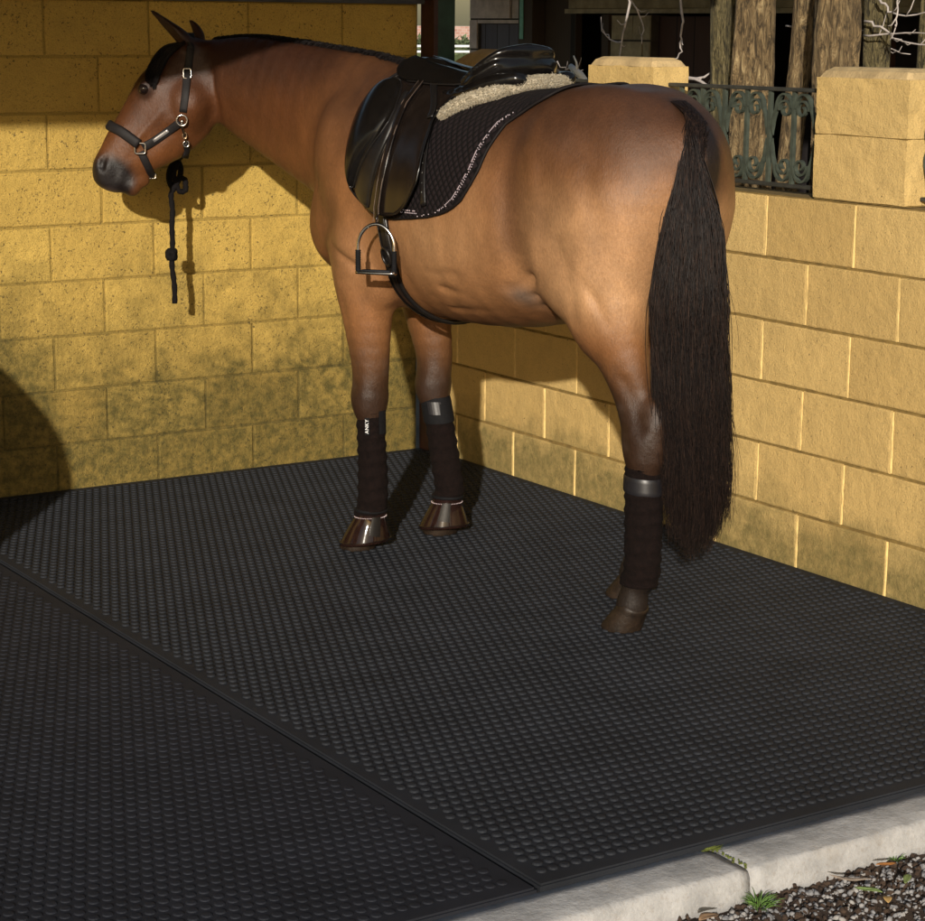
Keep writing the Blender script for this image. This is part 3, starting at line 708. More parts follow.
# right wall, face on x = .05
rs = np.random.RandomState(12); b = MB(); WX = .05; WT = .145
zr = [-.10, .171]+[.171+.2*i for i in range(1, 6)]
b.box((WX, -9.0, -.10), (WX+WT, -.112, 1.1705), 1)
O = np.array([WX, 0, 0.]); D = np.array([0, -1., 0]); Nn = np.array([-1., 0, 0])
js = []
for i in range(6):
    ph = .6327+(0 if i % 2 == 0 else -.201)
    s = ph-2*.402
    while s < 9.0:
        a, e = max(s, .114), min(s+.402, 8.99)
        if e-a > .03:
            block_face(b, O, D, Nn, a, e, zr[i], zr[i+1], rs, .0028, .0045)
            if a > .12 and a < 6:       # smeared paint standing proud in the upright joint
                w = .0052+rs.rand()*.002; n_ = 7; L0 = []
                for k in range(n_+1):
                    z = zr[i]+.006+(zr[i+1]-zr[i]-.012)*k/n_; q = w*(1+rs.normal(0, .22)); h = .0060+rs.normal(0, .0010); c0 = a+rs.normal(0, .0012)
                    L0.append(np.array([O+D*(c0-q)+Nn*.0005+[0, 0, z], O+D*(c0-q*.5)+Nn*h+[0, 0, z], O+D*(c0+q*.5)+Nn*h+[0, 0, z], O+D*(c0+q)+Nn*.0005+[0, 0, z]]))
                b.ring_loft(L0, 2)
        s += .402
o = b.build('block_wall', [M['yellow'], M['joint_dark'], M['joint']]); fix_normals(o)
tag(o, 'clean yellow painted concrete block wall on the right with railing on top', 'wall')
def pillar(y0, y1, ztop, label, seed, cap=.03, rnd=False, xo=.003):
    rs = np.random.RandomState(seed); b = MB(); b.tone = .25; x0, x1 = WX-xo, WX+WT+xo
    b.box((x0+.004, y1+.004, 1.1725), (x1-.004, y0-.004, ztop-cap-.01), 1)
    zs = [1.1735, 1.372, ztop-cap]
    for k in range(2):
        bm = bmesh.new(); bmesh.ops.create_cube(bm, size=1)
        for v_ in bm.verts: v_.co = Vector(((x0+x1)/2+v_.co.x*(x1-x0), (y0+y1)/2+v_.co.y*(y0-y1), (zs[k]+zs[k+1])/2+v_.co.z*(zs[k+1]-zs[k]-(.006 if k == 0 else 0))))
        bmesh.ops.subdivide_edges(bm, edges=bm.edges[:], cuts=5, use_grid_fill=True)
        for v_ in bm.verts: v_.co += Vector(rs.normal(0, .0009, 3))
        b.bm(bm)
    # sloping worn cap
    R = []
    for (ins, z) in ([(0, ztop-cap-.0005), (.012, ztop-cap*.35), (.03, ztop)] if not rnd else [(0, ztop-cap-.0005), (.015, ztop-cap*.55), (.04, ztop-cap*.2), (.068, ztop)]):
        pts = []
        for (cx, cy, a0) in ((x0, y1, 180), (x1, y1, 270), (x1, y0, 0), (x0, y0, 90)):
            sx = 1 if cx == x0 else -1; sy = 1 if cy == y1 else -1
            iy = ins*(1.0 if not rnd else 2.2)
            pts += [(cx+sx*ins, cy+sy*(iy+.012)), (cx+sx*(ins+.012 if ins < .05 else ins+.001), cy+sy*iy)] if a0 in (270, 90) else [(cx+sx*(ins+.012 if ins < .05 else ins+.001), cy+sy*iy), (cx+sx*ins, cy+sy*(iy+.012))]
        pts = np.array([(p[0], p[1], z) for p in pts]) + np.concatenate([rs.normal(0, .0008, (8, 2)), rs.normal(0, .0006, (8, 1))], 1)*(1 if ins else .2)
        # order around the centre
        c_ = pts[:, :2].mean(0); a = np.arctan2(pts[:, 1]-c_[1], pts[:, 0]-c_[0]); R.append(pts[np.argsort(a)])
    b.ring_loft(R, 2)
    o = b.build('gate_pillar', [M['yellow'], M['joint_dark'], M['cap']]); fix_normals(o)
    return tag(o, label, 'pillar', 'yellow pillars along the railing')
M['cap'] = simple('weathered_cap', (.46, .33, .16), .85, .35, 9, .6, 120, .006)
pillar(-2.247, -2.640, 1.572, 'tall yellow pillar at the right edge of the photo with a horizontal joint', 1)
pillar(-1.068, -1.438, 1.585, 'yellow pillar with chamfered top behind the horse rump', 2)
pillar(-.125, -.52, 1.600, 'mossy round topped yellow pillar beside the green corner post', 3, .09, True)
b = MB()
for z in (1.508, 1.178):
    b.tube([(.118, -2.60, z), (.118, -2.72, z)], .011, 8); b.tube([(.085, -2.646, z-.01), (.118, -2.66, z), (.14, -2.67, z+.004)], .012, 6)
# ---------------------------------------------------------------- iron railing
def railing(ya, yb, label, first=None):
    t = empty('iron_railing', (.12, (ya+yb)/2, 1.18), label, 'railing', 'iron railing panels on the wall')
    zt, zb = 1.497, 1.196; X = .12
    m = MB(); m.box((X-.013, yb, zt-.006), (X+.013, ya, zt+.006), 0, .002); m.build('top_rail', M['iron_dark'], t)
    m = MB(); m.box((X-.013, yb, zb-.006), (X+.013, ya, zb+.006), 0, .002); m.build('bottom_rail', M['iron_dark'], t)
    y = -1.8420+.226*4; k = 0
    while y > yb:
        if yb+.02 < y < ya-.02:
            mm = MB(); mm.box((X-.0065, y-.0065, zb+.006), (X+.0065, y+.0065, zt-.006)); mm.build('baluster', M['iron'], t)
            if k % 2 == 0:
                for s in (1, -1):
                    for up in (1, -1):
                        zc_ = (zt-.062) if up > 0 else (zb+.062); yc = y+s*.040
                        P = []; n = 26
                        # spiral eye, then over the outside and away down to the neighbouring bar
                        for i in range(n):
                            q = i/(n-1); r = .008+.026*q**.8; a = rad(-250+q*520)
                            P.append((X, yc-s*r*math.cos(a), zc_+up*r*math.sin(a)))
                        P = P[:22]
                        yl, zl = P[-1][1], P[-1][2]
                        P2 = [(y+s*.012, zc_+up*.028), (y+s*.010, zc_+up*.0)]
                        Q_ = []
                        # outer strap: from the bar up over the eye and out to a pointed leaf at mid height
                        for i in range(22):
                            q = i/21
                            if q < .5:
                                a = math.pi*(1-q/.5); Q_.append((X, y+s*(.042-.034*math.cos(math.pi-a)*-1) if False else y+s*(.045-.036*math.cos(math.pi*q/.5)), zc_+up*(.004+.044*math.sin(math.pi*q/.5))))
                            else:
                                w = (q-.5)/.5; Q_.append((X, y+s*(.081+.018*math.sin(w*2.2)), zc_-up*(-.004+.088*w)))
                        mm = MB(); mm.tube(P, .0032, 4, flat=((1, 0, 0), 2.2))
                        rr = np.full(22, .0045); rr[-6:] = [.0045, .0045, .004, .003, .002, .001]
                        mm.tube(Q_, rr*.75, 4, flat=((1, 0, 0), 2.4))
                        mm.build('scroll', M['iron'], t)
        y -= .113; k += 1
    return t
railing(-1.442, -2.243, 'grey green wrought iron railing with scrolls between horse rump and right pillar')
railing(-.524, -1.064, 'iron railing panel behind the saddle cantle')
railing(-2.644, -5.2, 'iron railing panel continuing right of the tall pillar')
# corner post
t = empty('steel_corner_post', (.05, -.06, -.02), 'dark green steel H section post standing in the wall corner', 'post')
m = MB(); m.box((.022, -.108, -.02), (.102, -.100, 2.24)); m.build('front_flange', M['post'], t)
m = MB(); m.box((.003, -.112, -.02), (.0215, -.016, 2.24)); m.build('shade_plate', M['post_shade'], t)  # plate coloured as the shaded side of the post
m = MB(); m.box((.058, -.0995, -.02), (.066, -.0105, 2.24)); m.build('web', M['post'], t)
m = MB(); m.box((.022, -.010, -.02), (.102, -.002, 2.24)); m.build('rear_flange', M['post'], t)
# stall roof overhead, unseen: front edge stepped so sun reaches horse and trunks
t = empty('stall_roof', (-2, -1.5, 2.25), 'low corrugated roof over the stable corner, above the photo', 'roof')
m = MB(); nseg = 160; V = []
def yedge(x): return -2.36 if x < -.9 else -1.65
for i in range(nseg+1):
    x = -6.4+6.75*i/nseg; z = 2.262+(.010 if i % 2 else -.010)
    V += [(x, .3, z), (x, yedge(x), z), (x, yedge(x), z+.002), (x, .3, z+.002)]
F_ = []
for i in range(nseg):
    for j in range(4): F_.append((i*4+j, i*4+(j+1) % 4, i*4+4+(j+1) % 4, i*4+4+j))
m.add(V, F_); m.build('roof_sheet', M['roof'], t)
for yy in (-.4, -1.5, -2.3):
    m = MB(); m.box((-6.3, yy-.03, 2.17), (.28 if yy > -1.6 else -.95, yy+.03, 2.25)); m.build('purlin', M['beam'], t)
# bale shape added out of frame, a guessed caster for the left wall shadow
bm = bmesh.new(); bmesh.ops.create_cone(bm, cap_ends=True, segments=40, radius1=.60, radius2=.60, depth=.9)
bmesh.ops.bevel(bm, geom=[e for e in bm.edges if len([f for f in e.link_faces if len(f.verts) > 4]) == 1], offset=.07, segments=3, affect='EDGES')
RM = Matrix.Translation((-3.50, -1.58, .585)) @ Matrix.Rotation(rad(52), 4, 'Z') @ Matrix.Rotation(rad(90), 4, 'Y')
for v_ in bm.verts: v_.co = RM @ (v_.co*(1+random.uniform(-.012, .012)))
m = MB(); m.bm(bm); tag(m.build('shadow_caster_bale', M['straw'], smooth=True), 'added round bale shape out of frame, shadow caster for the left wall', 'shadow caster')
# ---------------------------------------------------------------- trees behind the wall
def trunk(x, y, r0, r1, h, mat, seed, lean=(0, 0), fork=None, label='', group='tree trunks behind the railing'):
    rs = np.random.RandomState(seed); t = empty('tree', (x, y, -.1), label, 'tree', group)
    def stem(P0, P1, ra, rb, name, mt, n=44, k=36, bend=.07):
        P0, P1 = np.array(P0, float), np.array(P1, float); ph = rs.uniform(0, 6, 6)
        rings = []
        for i in range(n+1):
            q = i/n; c = P0+(P1-P0)*q+bend*np.array([math.sin(q*3+ph[0]), math.cos(q*2.6+ph[1]), 0])*(q*(1.2-q))
            r = ra+(rb-ra)*q
            a = np.arange(k)*2*math.pi/k
            rr = r*(1+.07*np.sin(3*a+ph[2]+q*2)+.07*np.sin(5*a+ph[3]-q*6)+.05*np.sin(9*a+ph[4]+q*7)+.04*np.sin(13*a+ph[5]-q*5)+rs.normal(0, .02, k)+.07*math.sin(q*17+ph[1])+.05*math.sin(q*29+ph[2]))
            rings.append(np.stack([c[0]+rr*np.cos(a), c[1]+rr*np.sin(a), np.full(k, c[2])], 1))
        m = MB(); m.ring_loft(rings); return m.build(name, mt, t, smooth=True)
    top = (x+lean[0], y+lean[1], h); stem((x, y, -.12), top, r0, r1, 'trunk', mat)
    if fork:
        for (fx, fy, fz, ra, rb, tx, ty) in fork: stem((x+fx, y+fy, fz), (x+tx, y+ty, h+.3), ra, rb, 'limb', mat, 30, 26, .05)
    # bare crown above
    for k in range(7):
        a = rs.uniform(0, 6.3); L = rs.uniform(.8, 1.7); P = [np.array(top)-[0, 0, .05]]
        d = np.array([math.cos(a), math.sin(a), rs.uniform(.6, 1.4)]); d /= np.linalg.norm(d)
        for q in range(9): d = d+rs.normal(0, .13, 3); d /= np.linalg.norm(d); P.append(P[-1]+d*L/9)
        m = MB(); m.tube(P, np.linspace(r1*.5, .006, 10), 6)
        for q in range(2, 9):
            e = d+rs.normal(0, .8, 3); e /= np.linalg.norm(e); p0 = P[q]; m.tube([p0, p0+e*.2, p0+e*.38+[0, 0, .06]], [.006, .004, .002], 5)
        m.build('branch', M['bark_dark'], t, smooth=True)
    return t
trunk(1.2, -.50, .040, .032, 2.7, M['bark_dark'], 1, (-.02, .06), [(.0, .02, 1.25,   .024, .016, .06, .22)], 'thin greenish forked trunk, leftmost of the trunks behind the railing')
trunk(1.0, -.87, .080, .074, 2.7, M['bark'], 2, (.02, .05), [(.04, -.13, 1.0, .042, .040, .10, -.22)], 'thick pale brown trunk with a side limb, behind the railing')
trunk(.85, -1.50, .076, .072, 2.7, M['bark'], 3, (-.02, -.02), [], 'straight pale brown trunk directly left of the tall right pillar')
trunk(1.05, -1.44, .047, .045, 2.7, M['bark_dark'], 4, (.02, .02), [], 'slim greenish dark trunk rising behind the tall right pillar')
trunk(1.9, -.85, .035, .030, 2.7, M['bark_dark'], 5, (.0, -.05), [], 'thin dark trunk farther back behind the thick pale trunk')
# twigs and hanging stems
def twig(pts, r, label, seed, sub=3, up=True):
    rs = np.random.RandomState(seed); P = crom([(*p, r) for p in pts], 4)[:, :3]; P = P+rs.normal(0, .004, P.shape)
    m = MB(); n = len(P); m.tube(P, np.linspace(r, r*.45, n), 6)
    for k in range(sub):
        i = rs.randint(2, n-1); d = P[min(i+1, n-1)]-P[i-1]; d /= np.linalg.norm(d)
        e = d+rs.normal(0, .7, 3); e /= np.linalg.norm(e); L = rs.uniform(.03, .08)
        m.tube([P[i], P[i]+e*L*.5, P[i]+e*L+[0, 0, .02]], [r*.6, r*.45, r*.25], 5)
    return tag(m.build('bare_twig', M['twig'], smooth=True), label, 'twig', 'bare twigs hanging behind the wall')
TW = [([(1.5, 0.613, 1.83), (1.5, 0.632, 1.719), (1.5, 0.659, 1.638), (1.5, 0.686, 1.50)], .007, 'grey stem with short side twigs above the middle pillar'),
 ([(1.5, 0.658, 1.62), (1.5, 0.75, 1.637), (1.5, 0.829, 1.69)], .005, 'white curved twig reaching left above the middle pillar'),
 ([(1.3, 0.009, 1.83), (1.3, -0.022, 1.718), (1.3, -0.018, 1.656), (1.3, -0.021, 1.593), (1.3, 0.03, 1.54)], .006, 'thin hanging stem with a hooked end right of the middle pillar'),
 ([(1.4, -0.203, 1.604), (1.4, -0.148, 1.533), (1.4, -0.085, 1.44)], .004, 'fine straight twig slanting down left of the thin forked trunk'),
 ([(1.2, -0.009, 1.485), (1.2, -0.211, 1.485), (1.2, -0.342, 1.456)], .011, 'thick brown arched stem just above the railing'),
 ([(1.0, -1.503, 1.80), (1.0, -1.566, 1.752), (1.0, -1.616, 1.739), (1.0, -1.80, 1.745)], .005, 'white twig running off the top right corner'),
 ([(1.0, -1.44, 1.66), (1.0, -1.596, 1.673), (1.0, -1.80, 1.677)], .004, 'lowest horizontal twig above the right pillar'),
 ([(1.0, -1.449, 1.71), (1.0, -1.546, 1.683), (1.0, -1.648, 1.642), (1.0, -1.80, 1.633)], .005, 'sagging twig above the right pillar'),
 ([(1.3, -1.153, 1.555), (1.3, -1.241, 1.617), (1.3, -1.373, 1.596)], .004, 'short curved twig just above the cap of the right pillar'),
 ([(0.9, -1.69, 1.83), (0.9, -1.708, 1.734), (0.9, -1.702, 1.69)], .004, 'short upright twig in the top right corner'),
 ([(1.2, -0.80, 1.699), (1.2, -0.96, 1.688), (1.2, -1.25, 1.682)], .004, 'thin horizontal twig crossing between the two thick trunks'),
 ([(1.5, -0.549, 1.648), (1.5, -0.654, 1.602), (1.5, -0.619, 1.55)], .004, 'tiny pale twig between the thin and the thick trunk'),
 ([(0.5, -0.157, 1.516), (0.5, -0.26, 1.51), (0.5, -0.46, 1.480)], .004, 'thin white twig behind the saddle cantle'),
 ([(0.7, 0.051, 1.543), (0.7, -0.022, 1.52), (0.7, -0.064, 1.505)], .003, 'tiny twig left of the pale pruned branch'),
 ([(1.1, 0.10, 1.83), (1.15, 0.05, 1.70), (1.1, 0.0, 1.62)], .004, 'fine dark twig hanging between the middle pillar and the hooked stem')]
for i, (pp, r, lab) in enumerate(TW): twig(pp, r, lab, 40+i)
m = MB(); m.tube([(.5, -.33, 1.535), (.5, -.40, 1.50), (.5, -.46, 1.45)], [.011, .016, .017], 8); m.tube([(.5, -.38, 1.51), (.5, -.37, 1.55), (.5, -.35, 1.575)], [.006, .004, .003], 6)
tag(m.build('pruned_branch', M['white'], smooth=True), 'pale pruned branch stub poking up between saddle and middle pillar', 'branch')
# ---------------------------------------------------------------- shed beyond the trees
t = empty('stable_building', (3.6, 2, -.1), 'dark stable building with block walls and plank doors behind the trees', 'building')
SX = 3.5
def blocks_rect(y0, y1, z0, z1, bl, bh, mat, name, xo=0, seed=1, st=0.0):
    rs = np.random.RandomState(seed); b = MB(); b.box((SX+xo+.01, y0, z0), (SX+xo+.2, y1, z1), 1)
    z = z1; i = 0
    while z > z0+.02:
        za = max(z-bh, z0); y = y1-(st+bl*.5*(i % 2)) ; y += bl
        while y > y0+.01:
            a, e = max(y-bl, y0), min(y, y1)
            if e-a > .02: b.box((SX+xo+rs.normal(0, .003), a+.006, za+.006), (SX+xo+.05, e-.006, z-.006), 0)
            y -= bl
        z = za; i += 1
    return b.build(name, [mat, M['blk_gap']], t)
blocks_rect(4.34, 5.02, 1.736, 2.1, .27, .2, M['blk_grey'], 'block_panel', 0, 1, .10)
blocks_rect(4.92, 5.02, -.1, 1.736, .40, .2, M['blk_grey'], 'block_panel', .002, 2)
def plank(y0, y1, z0, z1, mat, name, x=0, th=.05, parent=t):
    m = MB(); m.box((SX+x, y0, z0), (SX+x+th, y1, z1)); return m.build(name, mat, parent)
d1 = plank(4.36, 4.915, -.05, 1.705, M['door_blue'], 'door', .03)
plank(4.36, 4.915, 1.709, 1.732, M['blk_grey'], 'lintel', .0)
plank(4.18, 4.34, -.05, 2.1, M['ply'], 'door_post', -.06, .1)
plank(4.275, 4.315, 1.61, 2.1, M['turq'], 'hinge_strap', -.068, .006)
plank(3.84, 4.175, -.05, 2.1, M['ply'], 'board_panel', .04)
plank(3.5, 3.835, -.05, 1.76, M['interior_shade'], 'doorway_shade_panel', .25)  # solid black panel painted as the shade of a deep opening
blocks_rect(3.02, 3.42, -.05, 1.765, .22, .155, M['blk_tan'], 'block_panel', 0, 3)
plank(3.425, 3.495, -.05, 1.765, M['ply'], 'door_post', -.01, .06)
plank(2.05, 3.015, -.05, 1.755, M['door_red'], 'door', .06)
plank(-1.5, 2.045, -.05, 1.765, M['interior_shade'], 'doorway_shade_panel', .35)  # same painted shade across the wide opening
for k in range(7): plank(-1.3+k*.5, -1.22+k*.5, -.05, 1.765, M['door_red'], 'upright_plank', .2)
blocks_rect(-4.0, -1.51, -.05, 2.1, .4, .2, M['blk_tan'], 'block_panel', 0, 4)
m = MB(); m.box((SX-.05, -4, 1.772), (SX+.0, 3.837, 1.80)); m.box((SX-.02, -4, 1.803), (SX+.2, 3.837, 2.1)); m.build('lintel', M['blk_tan'], t)
m = MB(); m.box((SX+.6, -4, -.1), (SX+.7, 5.02, 2.1)); m.box((SX+.21, 4.99, -.1), (SX+2.5, 5.02, 2.1)); m.build('inner_wall', M['interior_shade'], t)
m = MB(); m.box((1.55, -4.3, 2.10), (6.2, 5.3, 2.16)); m.build('roof', M['roof'], t)  # deep overhang added out of view to keep sun off the facade
for yy in (-4.1, 5.1):
    m = MB(); m.box((1.6, yy-.05, -.1), (1.7, yy+.05, 2.1)); m.build('added_porch_post', M['beam'], t)  # posts carrying the added overhang
# ---------------------------------------------------------------- far street, seen past the corner post
m = MB(); m.box((10, 44, -.1), (60, 44.3, 1.72)); o = tag(m.build('brick_wall', M['brick']), 'distant pink brick garden wall seen beyond the hedge', 'wall')
m = MB(); rs = np.random.RandomState(5)
bmx = bmesh.new(); bmesh.ops.create_cube(bmx, size=1)
for v_ in bmx.verts: v_.co = Vector((24+v_.co.x*24, 33+v_.co.y*1.0,   .56+v_.co.z*1.5))
bmesh.ops.subdivide_edges(bmx, edges=bmx.edges[:], cuts=20, use_grid_fill=True)
for v_ in bmx.verts: v_.co += Vector(rs.normal(0, .07, 3))
m.bm(bmx)
n = 9000; P = np.stack([rs.uniform(14, 34, n), rs.uniform(32.35, 33.3, n), rs.uniform(.2, 1.46, n)], 1)
P[::2, 1] = 32.42; P[1::3, 2] = 1.34+rs.normal(0, .06, len(P[1::3]))
D1 = rs.normal(0, .06, (n, 3)); D2 = rs.normal(0, .06, (n, 3))
V = np.stack([P, P+D1, P+D2], 1).reshape(-1, 3); m.add(V, np.arange(3*n).reshape(-1, 3))
tag(m.build('hedge', M['hedge']), 'distant clipped grey green hedge in front of the brick wall', 'hedge')
t = empty('metal_barrier', (16, 24, -.1), 'white double rail barrier along the distant road', 'barrier')
for z in (1.36, 1.265):
    m = MB(); m.tube([(8, 24, z), (34, 24, z)], .022, 8); m.build('rail', M['white'], t, smooth=True)
for k in range(12):
    m = MB(); m.box((9.1+k*2.1, 24.03, -.1), (9.18+k*2.1, 24.11, 1.58 if k == 3 else 1.37)); m.build('upright', M['white'], t)
for k, (x, y, r, h) in enumerate([(30.4, 60, .22, 7), (31.5, 62, .16, 8), (29.4, 58, .26, 9), (32.8, 61, .13, 8), (33.4, 60, .3, 9), (34.6, 58, .2, 8), (28.2, 60, .2, 8), (36, 61, .25, 9)]):
    t = empty('far_tree', (x, y, -.1), ['distant grey bare tree trunk beyond the brick wall'][0], 'tree', 'distant bare trees beyond the wall')
    rs = np.random.RandomState(k); m = MB(); m.tube([(x, y, -.1), (x+.1, y, h*.5), (x+rs.normal(0, .3), y, h)], [r, r*.8, r*.3], 9); m.build('trunk', M['trunk_far'], t, smooth=True)
    m = MB()
    for q in range(60):
        z = rs.uniform(2.2, h); a = rs.uniform(0, 6.3); L = rs.uniform(.8, 2.2); m.tube([(x, y, z), (x+math.cos(a)*L*.5, y+math.sin(a)*L*.5, z+L*.4), (x+math.cos(a)*L, y+math.sin(a)*L, z+L*.9)], [.05, .03, .01], 4)
    m.build('crown', M['trunk_far'], t)
# ================================================================ HORSE
t_ = NT('bay_coat')
at = t_.n('Attribute'); at.attribute_name = 'Coat'
v = t_.obj(); vs = t_.obj((1, 1, .35))
hair = t_.noise(210, 5, .8, vs); mid = t_.noise(22, 4, .6, v); dap = t_.noise(9, 3, .5, v)
c = t_.mix(t_.math('MULTIPLY', t_.ramp(hair, [(.35, (0, 0, 0)), (.7, (1, 1, 1))]), .65), at.outputs['Color'], t_.mix(1.0, at.outputs['Color'], (.45, .42, .40), 'MULTIPLY'))
c = t_.mix(t_.math('MULTIPLY', t_.ramp(mid, [(.35, (0, 0, 0)), (.7, (1, 1, 1))]), .22), c, t_.mix(1.0, c, (1.35, 1.3, 1.25), 'MULTIPLY'))
c = t_.mix(t_.math('MULTIPLY', t_.ramp(dap, [(.4, (0, 0, 0)), (.65, (1, 1, 1))]), .25), c, t_.mix(1.0, c, (.66, .62, .58), 'MULTIPLY'))
M['coat'] = t_.fin(c, t_.ramp(dap, [(.3, (.36, .36, .36)), (.7, (.50, .50, .50))]), t_.bump(hair, .6, .0026, t_.bump(mid, .22, .012)), Specular_IOR_Level=.34)
M['hair'] = simple('black_hair', (.007, .0045, .004), .55, .4, 30, .0, 200, .002, Specular_IOR_Level=.25)
t_ = NT('tail_hair'); v = t_.obj((1, 1, .04)); c = t_.ramp(t_.noise(170, 4, .7, v), [(.3, (.004, .0028, .0028)), (.50, (.011, .007, .006)), (.72, (.045, .024, .016))])
M['tail'] = t_.fin(c, .48, None, Specular_IOR_Level=.22)
M['hoof'] = simple('horn', (.022, .014, .009), .5, .6, 25, .5, 90, .003, Specular_IOR_Level=.3)
M['leather'] = simple('black_leather', (.006, .005, .0045), .20, .25, 40, .10, 300, .0008)
M['leather_dull'] = simple('grained_black_leather', (.010, .0085, .008), .32, .25, 40, .25, 450, .001)
M['leather_brown'] = simple('black_brown_leather', (.011, .0075, .006), .24, .3, 30, .15, 400, .001)
M['steel'] = simple('polished_steel', (.62, .60, .58), .18, .1, 30, .02, 100, Metallic=1.0)
M['brass'] = simple('bronze_metal', (.45, .32, .2), .3, .2, 30, .02, 100, Metallic=1.0)
M['rope'] = simple('black_rope', (.007, .0055, .0055), .9, .4, 200, .8, 500, .002, Specular_IOR_Level=.15)
M['web'] = simple('black_webbing', (.010, .008, .008), .65, .3, 200, .5, 400, .001, Specular_IOR_Level=.3)
M['silver'] = simple('silver_plate', (.42, .40, .39), .35, .15, 60, .1, 200, Metallic=.7)
M['wrap'] = simple('dark_brown_fleece', (.0060, .0030, .0025), .95, .4, 60, .9, 260, .003, Specular_IOR_Level=.15)
M['wrap_black'] = simple('black_velcro', (.005, .005, .006), .8, .3, 90, .5, 300, .001, Specular_IOR_Level=.2)
M['satin'] = simple('black_satin', (.012, .011, .013), .40, .2, 50, .1, 200, .001)
M['patent'] = simple('patent_dark_brown', (.016, .0075, .006), .09, .3, 30, .06, 30, .002)
M['crystal'] = simple('pink_crystal', (.85, .70, .74), .12, .1, 500, .02, 100, Metallic=.6)
M['eye'] = simple('dark_eye', (.010, .006, .005), .05, .1, 30, 0)
M['stitch'] = simple('tan_stitching', (.16, .11, .08), .6, .3, 400, .2)
M['label_white'] = simple('white_label', (.70, .70, .70), .6, .05, 30, 0)
# quilted pad
t_ = NT('quilted_pad'); g = t_.n('TexCoord'); sp = t_.n('SeparateXYZ'); t_.l(g.outputs['Object'], sp.inputs[0])
A_ = t_.math('ADD', sp.outputs[1], t_.math('MULTIPLY', sp.outputs[2], .9)); B_ = t_.math('SUBTRACT', sp.outputs[1], t_.math('MULTIPLY', sp.outputs[2], .9))
q1 = t_.math('ABSOLUTE', t_.math('SINE', t_.math('MULTIPLY', A_, 120))); q2 = t_.math('ABSOLUTE', t_.math('SINE', t_.math('MULTIPLY', B_, 120)))
qq = t_.math('POWER', t_.math('MULTIPLY', q1, q2), .5)
M['pad'] = t_.fin(t_.mix(qq, (.002, .0015, .0018), (.013, .008, .009)), .85, t_.bump(qq, 1.0, .006, t_.bump(t_.noise(500, 2, .6), .3, .001)), Specular_IOR_Level=.2)
M['pad_trim'] = simple('pad_binding', (.006, .004, .004), .7, .3, 100, .3, 400, .001, Specular_IOR_Level=.25)
t_ = NT('cream_sheepskin'); v = t_.obj(); nn = t_.noise(75, 5, .75, v)
M['fleece'] = t_.fin(t_.ramp(nn, [(.3, (.46, .38, .25)), (.6, (.68, .60, .46)), (.8, (.78, .72, .60))]), .95, t_.bump(nn, 1, .01))
